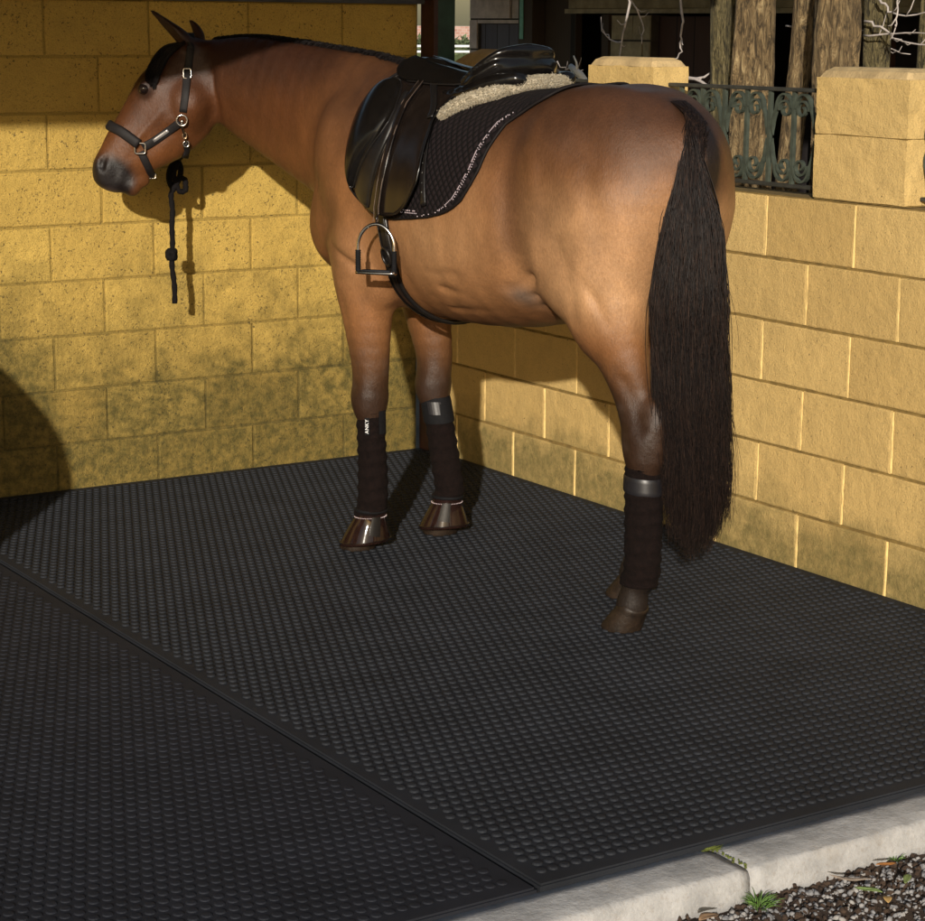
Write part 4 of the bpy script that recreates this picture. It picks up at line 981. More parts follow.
# body surface
F = horse_field(.0078)
HV, HQ = nets(F); del F
HV = HV.copy()
def smooth_mesh(V, Q, it=2):
    for _ in range(it):
        acc = np.zeros_like(V); cnt = np.zeros(len(V))
        for a, b in ((0, 1), (1, 2), (2, 3), (3, 0)):
            np.add.at(acc, Q[:, a], V[Q[:, b]]); np.add.at(acc, Q[:, b], V[Q[:, a]]); np.add.at(cnt, Q[:, a], 1); np.add.at(cnt, Q[:, b], 1)
        V = V*.5+.5*acc/cnt[:, None]
    return V
HV = smooth_mesh(HV, HQ, 2)
def sst(a, b, x): t = np.clip((x-a)/(b-a), 0, 1); return t*t*(3-2*t)
def coat(V):
    u, v, z = V.T; n1 = .5+.5*nz(u, z+v, 14, 3); n2 = .5+.5*nz(u+v, z, 38, 4); n3 = .5+.5*nz(u, z-v, 6, 9)
    lerp = lambda a, b, t: a*(1-t[:, None])+np.array(b)*t[:, None]
    c = np.tile(np.array(COAT), (len(V), 1)); n4 = .5+.5*nz(u*1.3, z*.7+v, 20, 15)
    body = sst(.95, .55, u)
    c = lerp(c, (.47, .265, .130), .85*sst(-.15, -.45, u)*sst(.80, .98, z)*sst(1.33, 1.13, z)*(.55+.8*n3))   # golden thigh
    c = lerp(c, (.47, .260, .125), .78*np.exp(-(((u-.05)/.26)**2+((z-1.05)/.15)**2))*(.7+.5*n1))           # golden barrel, mid-body highlight painted in
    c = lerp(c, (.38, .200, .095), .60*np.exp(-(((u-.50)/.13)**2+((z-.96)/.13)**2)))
    c = lerp(c, (.36, .190, .088), .50*np.exp(-(((u+.12)/.06)**2+((z-1.22)/.20)**2)))                      # highlight along the flank ridge, painted into the coat
    c = lerp(c, (.070, .0225, .0075), sst(.55, 1.05, u)*.88)                                               # red dark neck and head
    c = lerp(c, (.165, .062, .020), sst(.62, .95, u)*sst(1.40, 1.20, z)*.70)                               # paler under-neck
    c = lerp(c, (.055, .024, .013), sst(1.14, 1.46, z+.07*(n3-.5)+.04*(n1-.5))*body*.88)                   # dark topline
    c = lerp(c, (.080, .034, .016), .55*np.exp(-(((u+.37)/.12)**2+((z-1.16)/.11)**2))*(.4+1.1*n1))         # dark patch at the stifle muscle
    c = lerp(c, (.085, .037, .018), .60*np.exp(-(((u+.27)/.045)**2))*sst(1.0, 1.1, z))                     # shade of the flank hollow, painted into the coat
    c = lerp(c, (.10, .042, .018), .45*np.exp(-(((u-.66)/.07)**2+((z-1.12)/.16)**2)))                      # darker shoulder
    c = lerp(c, (.030, .012, .007), sst(1.40, 1.60, z+.02*n1)*(1-body)*.85)
    c = c*(1+.30*(n4-.5)+.20*(n2-.5))[:, None]
    # pale flank fold near the stifle
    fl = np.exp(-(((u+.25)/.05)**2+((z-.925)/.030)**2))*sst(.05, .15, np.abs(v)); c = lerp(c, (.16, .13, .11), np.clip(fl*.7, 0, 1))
    # black points
    zk = np.where(u > .2, .645, .735)+.05*(n1-.5)+.03*(n2-.5)
    leg = sst(zk+.14, zk-.13, z)*(np.where(u > 1.2, 0, 1)); c = lerp(c, (.020, .011, .008), leg*.92)
    c = lerp(c, (.10, .065, .05), leg*sst(.5, .9, n2)*.45*sst(.45, .6, z))
    hk = sst(.30, .22, z); c = lerp(c, (.020, .014, .011), hk)
    # muzzle
    mz = sst(.118+.02*(n2-.5), .072, np.linalg.norm(V-np.array(HEADST[-1][:3])-np.array([-.004, 0, .012]), axis=1)); c = lerp(c, (.011, .008, .008), mz)
    lip = sst(.055, .02, np.linalg.norm(V-np.array(HEADST[-1][:3])-np.array([0, 0, -.035]), axis=1)); c = lerp(c, (.11, .08, .075), lip*.6)
    dk = np.exp(-((v/.040)**2))*sst(-.60, -.66, u)*sst(1.15, 1.3, z); c = lerp(c, (.016, .010, .008), np.clip(dk*1.3, 0, 1))
    # eye surround
    ey = sst(.05, .02, np.linalg.norm(V-np.array(EYE), axis=1)); c = lerp(c, (.025, .013, .010), ey*.8)
    return c
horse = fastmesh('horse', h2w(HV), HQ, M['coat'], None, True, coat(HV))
tag(horse, 'bay horse standing in the stable corner with its head turned to the left wall', 'horse')
BV = BVHTree.FromPolygons([tuple(q) for q in HV], [tuple(int(i) for i in q) for q in HQ])
def polar(u, th, off=0., z0=1.15, skew=0.):
    a = rad(th); d = np.array([0, math.sin(a), math.cos(a)])
    o = np.array([u, 0, z0])+d*.75
    loc, no, i, dist = BV.ray_cast(Vector(o), Vector(-d), 2.0)
    if loc is None: return np.array([u, 0, z0])+d*.3
    no = Vector(d)*.6+no*.4 if no.dot(Vector(d)) > 0 else Vector(d)
    no.normalize()
    return np.array(loc)+np.array(no)*off
def cast_head(p, side, off):
    d = VDH*side; o = np.array(p)-d*.4
    loc, no, i, dist = BV.ray_cast(Vector(o), Vector(d), .8)
    if loc is None: return np.array(p), np.array(-d)
    no = Vector(no)
    if no.dot(Vector(d)) > 0: no = -no
    return np.array(loc)+np.array(no)*off, np.array(no)
def rowi(rows, th):
    R = np.array(rows, float); return np.interp(th, R[:, 0], R[:, 1]), np.interp(th, R[:, 0], R[:, 2])
def sheet(rows, nth, nu, off, th, side=1, bulge=None, edge=.012, smooth_off=None, z0=1.15):
    """closed sheet draped on the horse; rows (theta, u_front, u_rear)"""
    R = np.array(rows, float); ths = np.linspace(R[0, 0], R[-1, 0], nth); O_ = np.zeros((nth, nu, 3)); I_ = O_.copy()
    for i, t in enumerate(ths):
        a, b = rowi(rows, t)
        for j in range(nu):
            q = j/(nu-1); u = a+(b-a)*q
            de = min(q, 1-q)*abs(a-b); dt = min(i/(nth-1), 1-i/(nth-1))*abs(ths[-1]-ths[0])*math.pi/180*.28
            ed = min(de, dt); f = math.sqrt(max(0, 1-(1-min(1, ed/edge))**2))
            bu = bulge(q, i/(nth-1), u, t) if bulge else 0
            so = smooth_off(u, t) if smooth_off else 0
            O_[i, j] = polar(u, side*t, off+so+th*(.35+.65*f)+bu); I_[i, j] = polar(u, side*t, off+so)
    # soften
    for A in (O_, I_):
        for _ in range(2):
            B = A.copy(); B[1:-1, 1:-1] = .5*A[1:-1, 1:-1]+.125*(A[:-2, 1:-1]+A[2:, 1:-1]+A[1:-1, :-2]+A[1:-1, 2:]); A[:] = B
    V = np.vstack([O_.reshape(-1, 3), I_.reshape(-1, 3)]); F_ = []; N = nth*nu
    for i in range(nth-1):
        for j in range(nu-1):
            a = i*nu+j; f = (a, a+1, a+nu+1, a+nu); F_.append(f if side > 0 else f[::-1]); g = tuple(N+k for k in f[::-1]); F_.append(g if side > 0 else g[::-1])
    def rim(seq):
        for k in range(len(seq)-1): 
            f = (seq[k], seq[k]+N, seq[k+1]+N, seq[k+1]); F_.append(f if side > 0 else f[::-1])
    rim([j for j in range(nu-1, -1, -1)]) ; rim([(nth-1)*nu+j for j in range(nu)]); rim([i*nu for i in range(nth)]); rim([i*nu+nu-1 for i in range(nth-1, -1, -1)])
    return h2w(V), F_, O_
def strap(pts, w, th, mb, nrm, mi=0, m=4):
    """pts local centre line, nrm normals (local) ; flat strap"""
    n = len(pts); A = crom([(*pts[i], *nrm[i][:2]) if False else (*pts[i], 0, 0) for i in range(n)], m)[:, :3]
    Bn = crom([(*nrm[i], 0, 0) for i in range(n)], m)[:, :3]
    P = h2w(A); Nn = np.array([b[0]*HF+b[1]*HL+np.array([0, 0, b[2]]) for b in Bn])
    # 4 sided ribbon: half thickness th/2 along the normal, half width w/2 across
    T = np.gradient(P, axis=0); T /= np.linalg.norm(T, axis=1)[:, None]+1e-9
    rings = []
    for i in range(len(P)):
        nn = Nn[i]-T[i]*(Nn[i]@T[i]); nn /= np.linalg.norm(nn)+1e-9; s = np.cross(T[i], nn)
        h, e = th/2, min(th*.4, w*.2)
        rings.append(np.array([P[i]+s*(w/2-e)+nn*h, P[i]+s*w/2+nn*(h-e*.7), P[i]+s*w/2-nn*h, P[i]-s*w/2-nn*h, P[i]-s*w/2+nn*(h-e*.7), P[i]-s*(w/2-e)+nn*h]))
    mb.ring_loft(rings, mi); return A, Bn
def piping(pl, r, mb, mi=0): mb.tube(h2w(np.array(pl)), r, 6, mi)
# eye, hooves
m = MB(); bm = bmesh.new(); bmesh.ops.create_uvsphere(bm, u_segments=16, v_segments=10, radius=.021)
ep, en = cast_head(EYE, 1, -.013)
for v_ in bm.verts: v_.co = Vector(h2w(ep)[0])+v_.co
m.bm(bm); m.build('eye', M['eye'], horse, smooth=True)
def foot_frame(yaw):
    a = rad(yaw); f = HF*math.cos(a)+HL*math.sin(a); return f, np.array([-f[1], f[0], 0])
def hoof(c, yaw, sc=1.0):
    f, l = foot_frame(yaw); C0_ = h2w((c[0], c[1], 0))[0]; k = 28; a = np.arange(k)*2*math.pi/k; rings = []
    for (z, fo, ru, rl) in [(0.0, .030, .064, .058), (.004, .030, .066, .060), (.012, .028, .065, .059), (.03, .018, .060, .056), (.05, .007, .055, .052), (.068, -.003, .050, .048), (.074, -.006, .050, .048), (.082, -.010, .046, .044), (.086, -.012, .030, .030)]:
        x = np.cos(a)*ru; x = np.where(x < 0, x*.82, x); y = np.sin(a)*rl
        zz = np.where(x < 0, z*(1-.25*np.abs(x)/ru), z)
        rings.append(C0_+sc*(np.outer(x+fo, f)+np.outer(y, l))+np.outer(zz*sc, [0, 0, 1]))
    m = MB(); m.ring_loft(rings); return m.build('hoof', M['hoof'], horse, smooth=True)
FEET = dict(lf=(.572, .160, 14), rf=(.570, -.172, -12), lh=(-.640, .128, 8), rh=(-.395, -.122, 8))
for k, (u, v_, y) in FEET.items(): hoof((u, v_), y)
# ---- tail
def tail_paths(n, M_, seed, rmax=1.0, zend=(.27, .55)):
    rs = np.random.RandomState(seed); T = np.array(TAIL); order = np.argsort(T[:, 2]); Tz = T[order]
    right = np.array(TAILR); back = np.cross(right, [0, 0, 1.]); back = -back if back@HF > 0 else back
    P = np.zeros((n, M_, 3)); rs2 = np.random.RandomState(seed+1).normal(size=n)
    for i in range(n):
        a = rs.uniform(0, 2*math.pi); rr = rmax*math.sqrt(rs.rand()); sx, sy = rr*math.cos(a), rr*math.sin(a)
        tr = rs.rand()**1.2; ur = -.640-.110*tr; lo_, n_, i_, d_ = BV.ray_cast(Vector((ur, sx*.030, 2.0)), Vector((0, 0, -1)), 2.0)
        zt = float(lo_[2]) if lo_ is not None else 1.38
        if tr > .8: zt = min(zt, 1.42)-.10*rs.rand()
        ze = rs.uniform(*zend)+.06*abs(sx)**2+.03*math.sin(sx*9)+.05*rs.rand()**3
        if rs.rand() < .10: ze = rs.uniform(.35, .9)
        cl = rs.randint(0, 46); cr_ = np.random.RandomState(cl); ca, cb = cr_.normal(0, .25, 2); cph = cr_.uniform(0, 6.3, 2)
        w1 = rs.uniform(0, 6.3); amp = rs.uniform(.0, .006)
        for k in range(M_):
            q = k/(M_-1); z = zt+(ze-zt)*q
            cx = [np.interp(z, Tz[:, 2], Tz[:, j]) for j in (0, 1)]; hw = np.interp(z, Tz[:, 2], Tz[:, 3])
            g = min(1, (zt-z)/.30+.12); kx = sx*(1-.3*q)+(.3*q)*(sx*.85+ca*1.3); ky = sy*(1-.3*q)+(.3*q)*(sy*.85+cb*1.3)
            if abs(kx) > 1: kx = kx/abs(kx)*(1+.1*(abs(kx)-1))
            gg = (.22+.78*g)*(1-.16*sst(1.12, 1.3, z))
            p = np.array([cx[0], cx[1], z])+right*(kx*hw*.93*gg+amp*math.sin(q*9+w1)+.013*math.sin(q*9+cph[0])*min(1, q*2)+(  .012*(q*q)*(rs2[i]) if abs(rs2[i]) > 2.0 else 0))+back*(ky*hw*.62*gg+.010+.005*math.sin(q*8+cph[1]))
            P[i, k] = p
        # start on the dock
        d0 = h2w((ur, sx*.030, zt+.001))[0]; d1 = h2w((ur-.035, sx*.036, zt-.004))[0]; P[i, 0] = d0; P[i, 1] = d1*.6+P[i, 1]*.4; P[i, 2] = P[i, 2]*.85+d1*.15-np.array([0, 0, .006])
    return P
P = tail_paths(4600, 22, 3, 1.03, (.235, .39)); V, Q = strands(P, .0013, .0004, 3)
tl = fastmesh('tail', V, Q, M['tail'], horse)
# dark inner mass of the tail
m = MB(); rings = []; T = TAIL; right = np.array(TAILR); back = np.cross(right, [0, 0, 1.]); back = -back if back@HF > 0 else back
for (x, y, z, hw) in T[1:-2]:
    a = np.arange(14)*2*math.pi/14; g = .72 if z < 1.3 else .55
    g = .10 if z > 1.38 else (.42 if z > 1.2 else g); rings.append(np.array([x, y, z])+np.outer(np.cos(a)*hw*g, right)+np.outer(np.sin(a)*hw*.45*g+.006, back))
m.ring_loft(rings); m.build('tail_core', M['hair'], horse, smooth=True)
# ---- mane, forelock
cr = []
for u in np.linspace(.56, 1.44, 60):
    vc = np.interp(u, [.55, .74, .95, 1.15, 1.32, 1.44], [0, .005, .03, .075, .12, .155])
    loc, no, i, dist = BV.ray_cast(Vector((u, vc, 2.0)), Vector((0, 0, -1)), 2.0)
    cr.append(np.array(loc) if loc else np.array([u, vc, 1.6]))
cr = np.array(cr); rs = np.random.RandomState(9); n = 2600; P = np.zeros((n, 7, 3))
for i in range(n):
    s = rs.rand()*(len(cr)-1.01); k = int(s); b = cr[k]*(1-s+k)+cr[k+1]*(s-k); sd = rs.normal(0, .012); L = rs.uniform(.06, .11)
    lead = rs.normal(0, .012)
    for j in range(7):
        q = j/6; P[i, j] = b+np.array([lead*q, sd-(.008+L*.75*q), .001+.016*math.sin(min(1, q*1.8)*math.pi*.7)-L*.8*q*q])
V, Q = strands(P, .0016, .0006, 3); fastmesh('mane', h2w(V), Q, M['hair'], horse)
n = 1100; P = np.zeros((n, 9, 3))
for i in range(n):
    w = rs.rand(); Aa = np.array(FORE); Bb = np.array(FORE2); e = rs.uniform(.60, .93)
    C_ = crom([(*(Aa[k]*(1-w)+Bb[k]*w), 0, 0) for k in range(4)], 4)[:, :3]
    off = .004+.010*rs.rand(); side_ = 1
    for j in range(9):
        q = j/8*e; p = C_[min(len(C_)-1, int(q*(len(C_)-1)))]*(1-(q*(len(C_)-1)) % 1)+C_[min(len(C_)-1, int(q*(len(C_)-1))+1)]*((q*(len(C_)-1)) % 1)
        s_, nn = cast_head(p, 1, off*(.4+math.sin(q*2.6))); P[i, j] = s_
    P[i, 1:-1] = .5*P[i, 1:-1]+.25*(P[i, :-2]+P[i, 2:]); P[i, :, :] += rs.normal(0, .0012, 3)
V, Q = strands(P, .0013, .0005, 3); fastmesh('forelock', h2w(V), Q, M['hair'], horse)
# ---------------------------------------------------------------- saddle pad, sheepskin, saddle, girth
PADR = [(0, .50, -.34), (14, .52, -.335), (27, .545, -.305), (32, .56, -.25), (41, .57, -.185), (55, .572, -.160), (66, .565, -.150), (74, .555, -.128), (82, .53, -.095), (87, .50, -.055), (90, .47, -.01), (93, .43, .07), (95.5, .39, .18), (97, .36, .25)]
t = empty('saddle_pad', h2w((.1, 0, 1.2))[0], 'black quilted saddle pad edged with crystals, under the saddle', 'saddle pad')
for s in (1, -1):
    V, F_, G = sheet(PADR, 46, 44, .004, .010, s, edge=.008); m = MB(); m.add(V, F_); m.build('quilted_flap', M['pad'], t, smooth=True)
    m = MB(); piping(list(G[:, -1])+list(G[-1, ::-1]), .0045, m); piping(list(G[:, 0]), .004, m); m.build('binding', M['pad_trim'], t, smooth=True)
m = MB(); rs = np.random.RandomState(4)
for row, (o1, o2) in enumerate(((.022, 2.6), (.030, 3.8))):
    pl = []
    for th in np.linspace(36, 93, 90):
        a, b = rowi(PADR, min(th+0*o2, 97)); pl.append((b+o1, min(th, 97-o2)))
    for q in np.linspace(0, 1, 60): pl.append((.085+o1+q*.25, 94.2-o2*1.0+q*1.2))
    for i, (u, th) in enumerate(pl):
        if rs.rand() < .25 or (row == 0 and i % 2): continue
        p = h2w(polar(u, th, .0165))[0]; bm = bmesh.new(); bmesh.ops.create_icosphere(bm, subdivisions=1, radius=.0022)
        for v_ in bm.verts: v_.co += Vector(p)
        m.bm(bm)
m.build('crystal_trim', M['crystal'], t)
# sheepskin half pad
t = empty('sheepskin_pad', h2w((.1, 0, 1.5))[0], 'cream sheepskin half pad squeezed under the saddle panel', 'half pad')
SH_ = [(.125, 39, .012), (.085, 34.5, .017), (.035, 29, .020), (-.03, 23.5, .021), (-.075, 16, .021), (-.105, 8, .020)]
SH = SH_+[(-.112, 0, .020)]+[(u, -th, r) for u, th, r in SH_[::-1]]
pts = [polar(u, th, .014+r) for u, th, r in SH]; C_ = crom([(*p, r, 0) for p, (u, th, r) in zip(pts, SH)], 6)
m = MB(); m.tube(h2w(C_[:, :3]), C_[:, 3]*.9, 12); m.build('fleece_roll', M['fleece'], t, smooth=True)
n = 22000; P = np.zeros((n, 4, 3)); W_ = h2w(C_[:, :3])
for i in range(n):
    k = rs.randint(0, len(W_)-1); q = rs.rand(); c_ = W_[k]*(1-q)+W_[k+1]*q; r = C_[k, 3]*.85; tt = W_[k+1]-W_[k]; tt /= np.linalg.norm(tt)
    d = rs.normal(size=3); d -= tt*(d@tt); d /= np.linalg.norm(d); b = c_+d*r
    g = rs.normal(0, .0022, 3)
    for j in range(4): P[i, j] = b+d*.0030*(j/3)+g*(j/3)+rs.normal(0, .0010, 3)
V, Q = strands(P, .0009, .0006, 3); fastmesh('fleece_fibres', V, Q, M['fleece'], t)
# inner layer between pad and saddle
HPR = [(0, .44, -.10), (10, .45, -.09), (17, .46, -.06), (23, .46, -.02), (29, .46, .04), (35, .46, .10), (39, .45, .13)]
for s in (1, -1):
    V, F_, G = sheet(HPR, 14, 30, .012, .016, s, edge=.01); m = MB(); m.add(V, F_); m.build('fleece_sheet', M['fleece'], t, smooth=True)
# saddle
SD = empty('saddle', h2w((.25, 0, 1.5))[0], 'glossy black leather dressage saddle on the back of the horse', 'saddle')
SF = Field((-.24, -.30, 1.30), (.70, .30, 1.72), .005)
# panels (bolsters)
for s in (1, -1):
    loft(SF, [(.50, s*.115, 1.475, .028, .05), (.35, s*.115, 1.462, .030, .055), (.20, s*.118, 1.455, .032, .060), (.07, s*.115, 1.475, .036, .066), (-.01, s*.100, 1.505, .036, .064), (-.075, s*.078, 1.522, .028, .052)], .01, 4, up=(0, -s*.45, 1), cap=.7)
seatF = Field((-.26, -.26, 1.38), (.74, .26, 1.74), .005)
loft(seatF, [(.555, 0, 1.520, .030, .040), (.49, 0, 1.540, .040, .070), (.40, 0, 1.530, .048, .092), (.31, 0, 1.502, .040, .105), (.22, 0, 1.484, .034, .122), (.12, 0, 1.500, .042, .150), (.05, 0, 1.535, .046, .158), (.0, 0, 1.570, .040, .130)], .01, 5, cap=.6)
loft(seatF, [(.11, 0, 1.525, .022, .155), (.05, 0, 1.568, .024, .150), (.0, 0, 1.604, .024, .120), (-.022, 0, 1.616, .016, .090)], .02, 5, cap=.6)
loft(seatF, [(.56, 0, 1.545, .016, .034), (.50, 0, 1.562, .018, .045), (.42, 0, 1.560, .02, .05)], .02, 4)
ell(seatF, (.235, 0, 1.665), (.20, .130, .150), .03, sub=True)
for s in (1, -1):
    groove(seatF, [(.49, s*.055, 1.565), (.40, s*.075, 1.565), (.30, s*.09, 1.545), (.20, s*.115, 1.53), (.10, s*.14, 1.545), (.0, s*.14, 1.60)], .006, .004)
    groove(seatF, [(.06, s*.160, 1.52), (-.01, s*.12, 1.56), (-.04, s*.06, 1.59)], .010, .006)
def sdf_mesh(Fd, name, mat, parent, it=1):
    V, Q = nets(Fd); V = smooth_mesh(V, Q, it); return fastmesh(name, h2w(V), Q, mat, parent)
sdf_mesh(SF, 'panel', M['leather'], SD); sdf_mesh(seatF, 'seat', M['leather'], SD)
DUS = -.052
FLR = [(17, .49, .17), (20, .50, .168), (26, .53, .170), (34, .556, .168), (42, .565, .170), (52, .562, .148), (60, .556, .140), (69, .545, .132), (76, .525, .134), (82, .498, .155), (88, .452, .182), (91.5, .415, .215), (93.5, .385, .255), (94.5, .36, .30)]
BLR = [(22, .50, .45), (25, .532, .425), (30, .548, .400), (38, .562, .376), (45, .565, .374), (52, .562, .392), (59, .554, .424), (66, .545, .452), (73, .531, .476), (79, .512, .492), (81, .503, .499)]
LWR = [(28, .392, .372), (38, .368, .345), (46, .366, .335), (54, .386, .335), (62, .43, .345), (70, .462, .358), (78, .484, .368), (84, .478, .376), (89, .440, .382), (91.5, .405, .39)]
FLR, BLR, LWR = [[(a, b+DUS, c+DUS) for a, b, c in q] for q in (FLR, BLR, LWR)]
for s in (1, -1):
    V, F_, G = sheet(FLR, 60, 40, .040, .006, s, edge=.006); m = MB(); m.add(V, F_)
    fl = m.build('flap', M['leather_brown'], SD, smooth=True)
    m = MB(); piping(list(G[::-1, 0])+list(G[0, 1:]), .0028, m); piping(list(G[:, -1])+list(G[-1, ::-1]), .0028, m); m.build('flap_edge', M['leather'], fl, smooth=True)
    V, F_, G = sheet(BLR, 50, 24, .044, .010, s, edge=.030, bulge=lambda q, r, u, th: .030*(math.sin(math.pi*min(1, max(0, q)))**.7)*(math.sin(math.pi*(.04+.92*r))**.5))
    m = MB(); m.add(V, F_); bl = m.build('knee_block', M['leather'], SD, smooth=True)
    m = MB(); piping([p for p in G[::-1, 0]]+[p for p in G[0]]+[p for p in G[:, -1]], .0028, m); m.build('block_piping', M['leather_dull'], bl, smooth=True)
    V, F_, G = sheet(LWR, 44, 16, .044, .007, s, edge=.008, bulge=lambda q, r, u, th: .010*math.sin(math.pi*q)**.8*math.sin(math.pi*(.03+.94*r))**.6)
    m = MB(); m.add(V, F_); lo_ = m.build('knee_pad', M['leather_dull'], SD, smooth=True)
    m = MB(); piping([p for p in G[:, -1]], .0022, m); m.build('pad_piping', M['leather'], lo_, smooth=True)
    # skirt covering the stirrup bar
    V, F_, G = sheet([(4, .48, .17), (10, .48, .13), (15, .465, .115), (18, .445, .115), (20.5, .42, .135), (22, .39, .18), (22.6, .36, .24)], 14, 30, .052, .006, s, edge=.006); m = MB(); m.add(V, F_)
    sk_ = m.build('skirt', M['leather'], SD, smooth=True); m = MB(); piping(list(G[-1])+list(G[::-1, -1]), .0025, m); m.build('skirt_edge', M['leather_dull'], sk_, smooth=True)
    # stirrup leather
    def pp(L_, off): 
        P_ = [polar(u+DUS*(1 if off > .03 else .5), s*th, off) for u, th in L_]; N_ = [np.array([0, s*math.sin(rad(th)), math.cos(rad(th))]) for u, th in L_]; return P_, N_
    S0 = np.array(h2w(polar(.338+DUS-.045, s*97.0, .075))[0]); S0l = polar(.338+DUS-.045, s*97.0, .075)
    m = MB(); P_, N_ = pp([(.352, 22), (.335, 36), (.315, 51), (.308, 65), (.312, 78), (.322, 90), (.322, 95)], .055); 
    P_.append(S0l+np.array([0, 0, .002])); N_.append(N_[-1])
    strap(P_, .026, .005, m, N_)
    for du in (-.011, .011):
        piping([np.array(p)+np.array([du, 0, 0])+np.array(nn)*.003 for p, nn in zip(P_, N_)], .0008, m, 1)
    P2 = [p+np.array([.004, 0, 0])-np.array(nn)*.006 for p, nn in zip(P_, N_)]; strap(P2, .026, .004, m, N_)
    m.build('stirrup_leather', [M['leather_brown'], M['stitch']], SD, smooth=True)
    m = MB(); P_, N_ = pp([(.305, 21), (.245, 29), (.190, 37.5), (.170, 44)], .053); strap(P_, .020, .004, m, N_); m.build('keeper_strap', M['leather_dull'], SD, smooth=True)
    m = MB(); P_, N_ = pp([(.175, 38), (.160, 48), (.135, 58), (.115, 68), (.098, 78), (.085, 87)], .024); A_, B2 = strap(P_, .024, .004, m, N_)
    for k in range(3, len(A_)-2, 2):
        bm = bmesh.new(); bmesh.ops.create_icosphere(bm, subdivisions=1, radius=.0022)
        for v_ in bm.verts: v_.co += Vector(h2w(A_[k]+B2[k]*.002)[0])
        m.bm(bm, 1)
    m.build('billet_strap', [M['leather_dull'], M['steel']], SD, smooth=True)
    # stirrup iron
    hang = S0+np.array([0, 0, -.002])
    rt = np.array([.62, -.785, 0]) if s > 0 else np.array([.50, .86, 0])
    if s > 0: pass
    dn = np.array([0, 0, -1.]); fw = np.cross(rt, dn)
    H_, Wd = .150, .058; arch = []
    for i in range(25):
        a = math.pi*i/24; x = -Wd*math.cos(a)*(1.0 if True else 1); 
        arch.append(hang+rt*(x*(.90+.1*(1-math.sin(a))))+dn*(.062*(1-math.sin(a)))+dn*.004)
    left = [arch[0]+dn*q*(H_-.066) for q in (1, .8, .6, .4, .2)]; right_ = [arch[-1]+dn*q*(H_-.066) for q in (.2, .4, .6, .8, 1)]
    st = empty('stirrup', hang, None, None); del_keys = [k for k in ('label', 'category') if k in st]; 
    for k in del_keys: del st[k]
    st.parent = SD; st.matrix_parent_inverse = Matrix.Translation(SD.location).inverted()
    def sub(mb, name, mat):
        o = mb.build(name, mat, None, smooth=True); o.parent = st; o.matrix_parent_inverse = Matrix.Translation(hang).inverted(); return o
    m = MB(); m.tube(left+arch+right_, .0052, 10); sub(m, 'iron_arch', M['steel'])
    for L_ in (left, right_):
        m = MB(); q = np.linspace(0, 1, 26); a0, a1 = (L_[0], L_[-1]) if L_ is left else (L_[-1], L_[0])
        m.tube([a0+(a1-a0)*k for k in q], [.0080+.0009*math.sin(k*60) for k in q], 10); sub(m, 'rubber_grip', M['wrap_black'])
    bc = hang+dn*H_; m = MB()
    rings = []
    for x in np.linspace(-1, 1, 13):
        w_ = .019*(1-.30*x*x); c_ = bc+rt*(x*(Wd+.004)); a = np.arange(12)*2*math.pi/12
        rings.append(c_+np.outer(np.sign(np.cos(a))*np.abs(np.cos(a))**.6*w_, fw)+np.outer(np.sign(np.sin(a))*np.abs(np.sin(a))**.6*.0058, dn))
    m.ring_loft(rings); sub(m, 'tread', M['steel'])
    m = MB(); m.obox(bc-dn*.0068, rt*.045, fw*.012, dn*.0015); sub(m, 'tread_pad', M['rubber'])
# nail at the pommel
m = MB(); bm = bmesh.new(); bmesh.ops.create_uvsphere(bm, u_segments=12, v_segments=8, radius=.006)
pn = h2w((.515, .068, 1.552))[0]
for v_ in bm.verts: v_.co = Vector(pn)+v_.co
m.bm(bm); m.build('saddle_nail', M['steel'], SD, smooth=True)
# girth
m = MB(); P_, N_ = [], []
gu = [(90, .325), (100, .315), (110, .305), (120, .300), (130, .310), (140, .318), (150, .312), (160, .300), (170, .295), (180, .295)]
gl = [(th, u) for th, u in gu]+[(360-th, u) for th, u in gu[-2::-1]]
for th, u in gl: P_.append(polar(u, th, .010)); N_.append(np.array([0, math.sin(rad(th)), math.cos(rad(th))]))
t = empty('girth', h2w((.3, 0, .85))[0], 'black leather girth strap round the belly just behind the foreleg', 'girth')
A_, B2 = strap(P_, .050, .010, m, N_); m.build('band', M['leather_dull'], t, smooth=True)
m = MB()
for du in (-.018, .018): piping([a+np.array([du, 0, 0])+b*.006 for a, b in zip(A_, B2)], .0022, m)
m.build('stitched_edge', M['leather'], t, smooth=True)
m = MB(); m.tube([h2w(polar(.30+.022*math.cos(a), 119+5*math.sin(a), .022))[0] for a in np.linspace(0, 2*math.pi, 17)[:-1]], .0045, 6, cyc=True); m.build('ring', M['leather_dull'], t, smooth=True)
# ---------------------------------------------------------------- halter
HT = empty('halter', h2w(H_RING)[0], 'black padded halter with silver buckles on the head of the horse', 'halter')
def hstrap(L_, w, th, name, mat, off=.004, far=True, near=True, extra=None):
    for sd in ((1,) if near and not far else (1, -1)):
        P_, N_ = [], []
        for p in L_:
            q, nn = cast_head(p, sd, off); P_.append(q); N_.append(nn)
        m = MB(); strap(P_, w, th, m, N_); m.build(name, mat, HT, smooth=True)
hstrap(H_CROWN[1:], .026, .006, 'cheek_strap', M['web'])
hstrap(H_CHEEK, .028, .007, 'side_strap', M['web'])
hstrap(H_CHIN, .026, .006, 'chin_strap', M['web'])
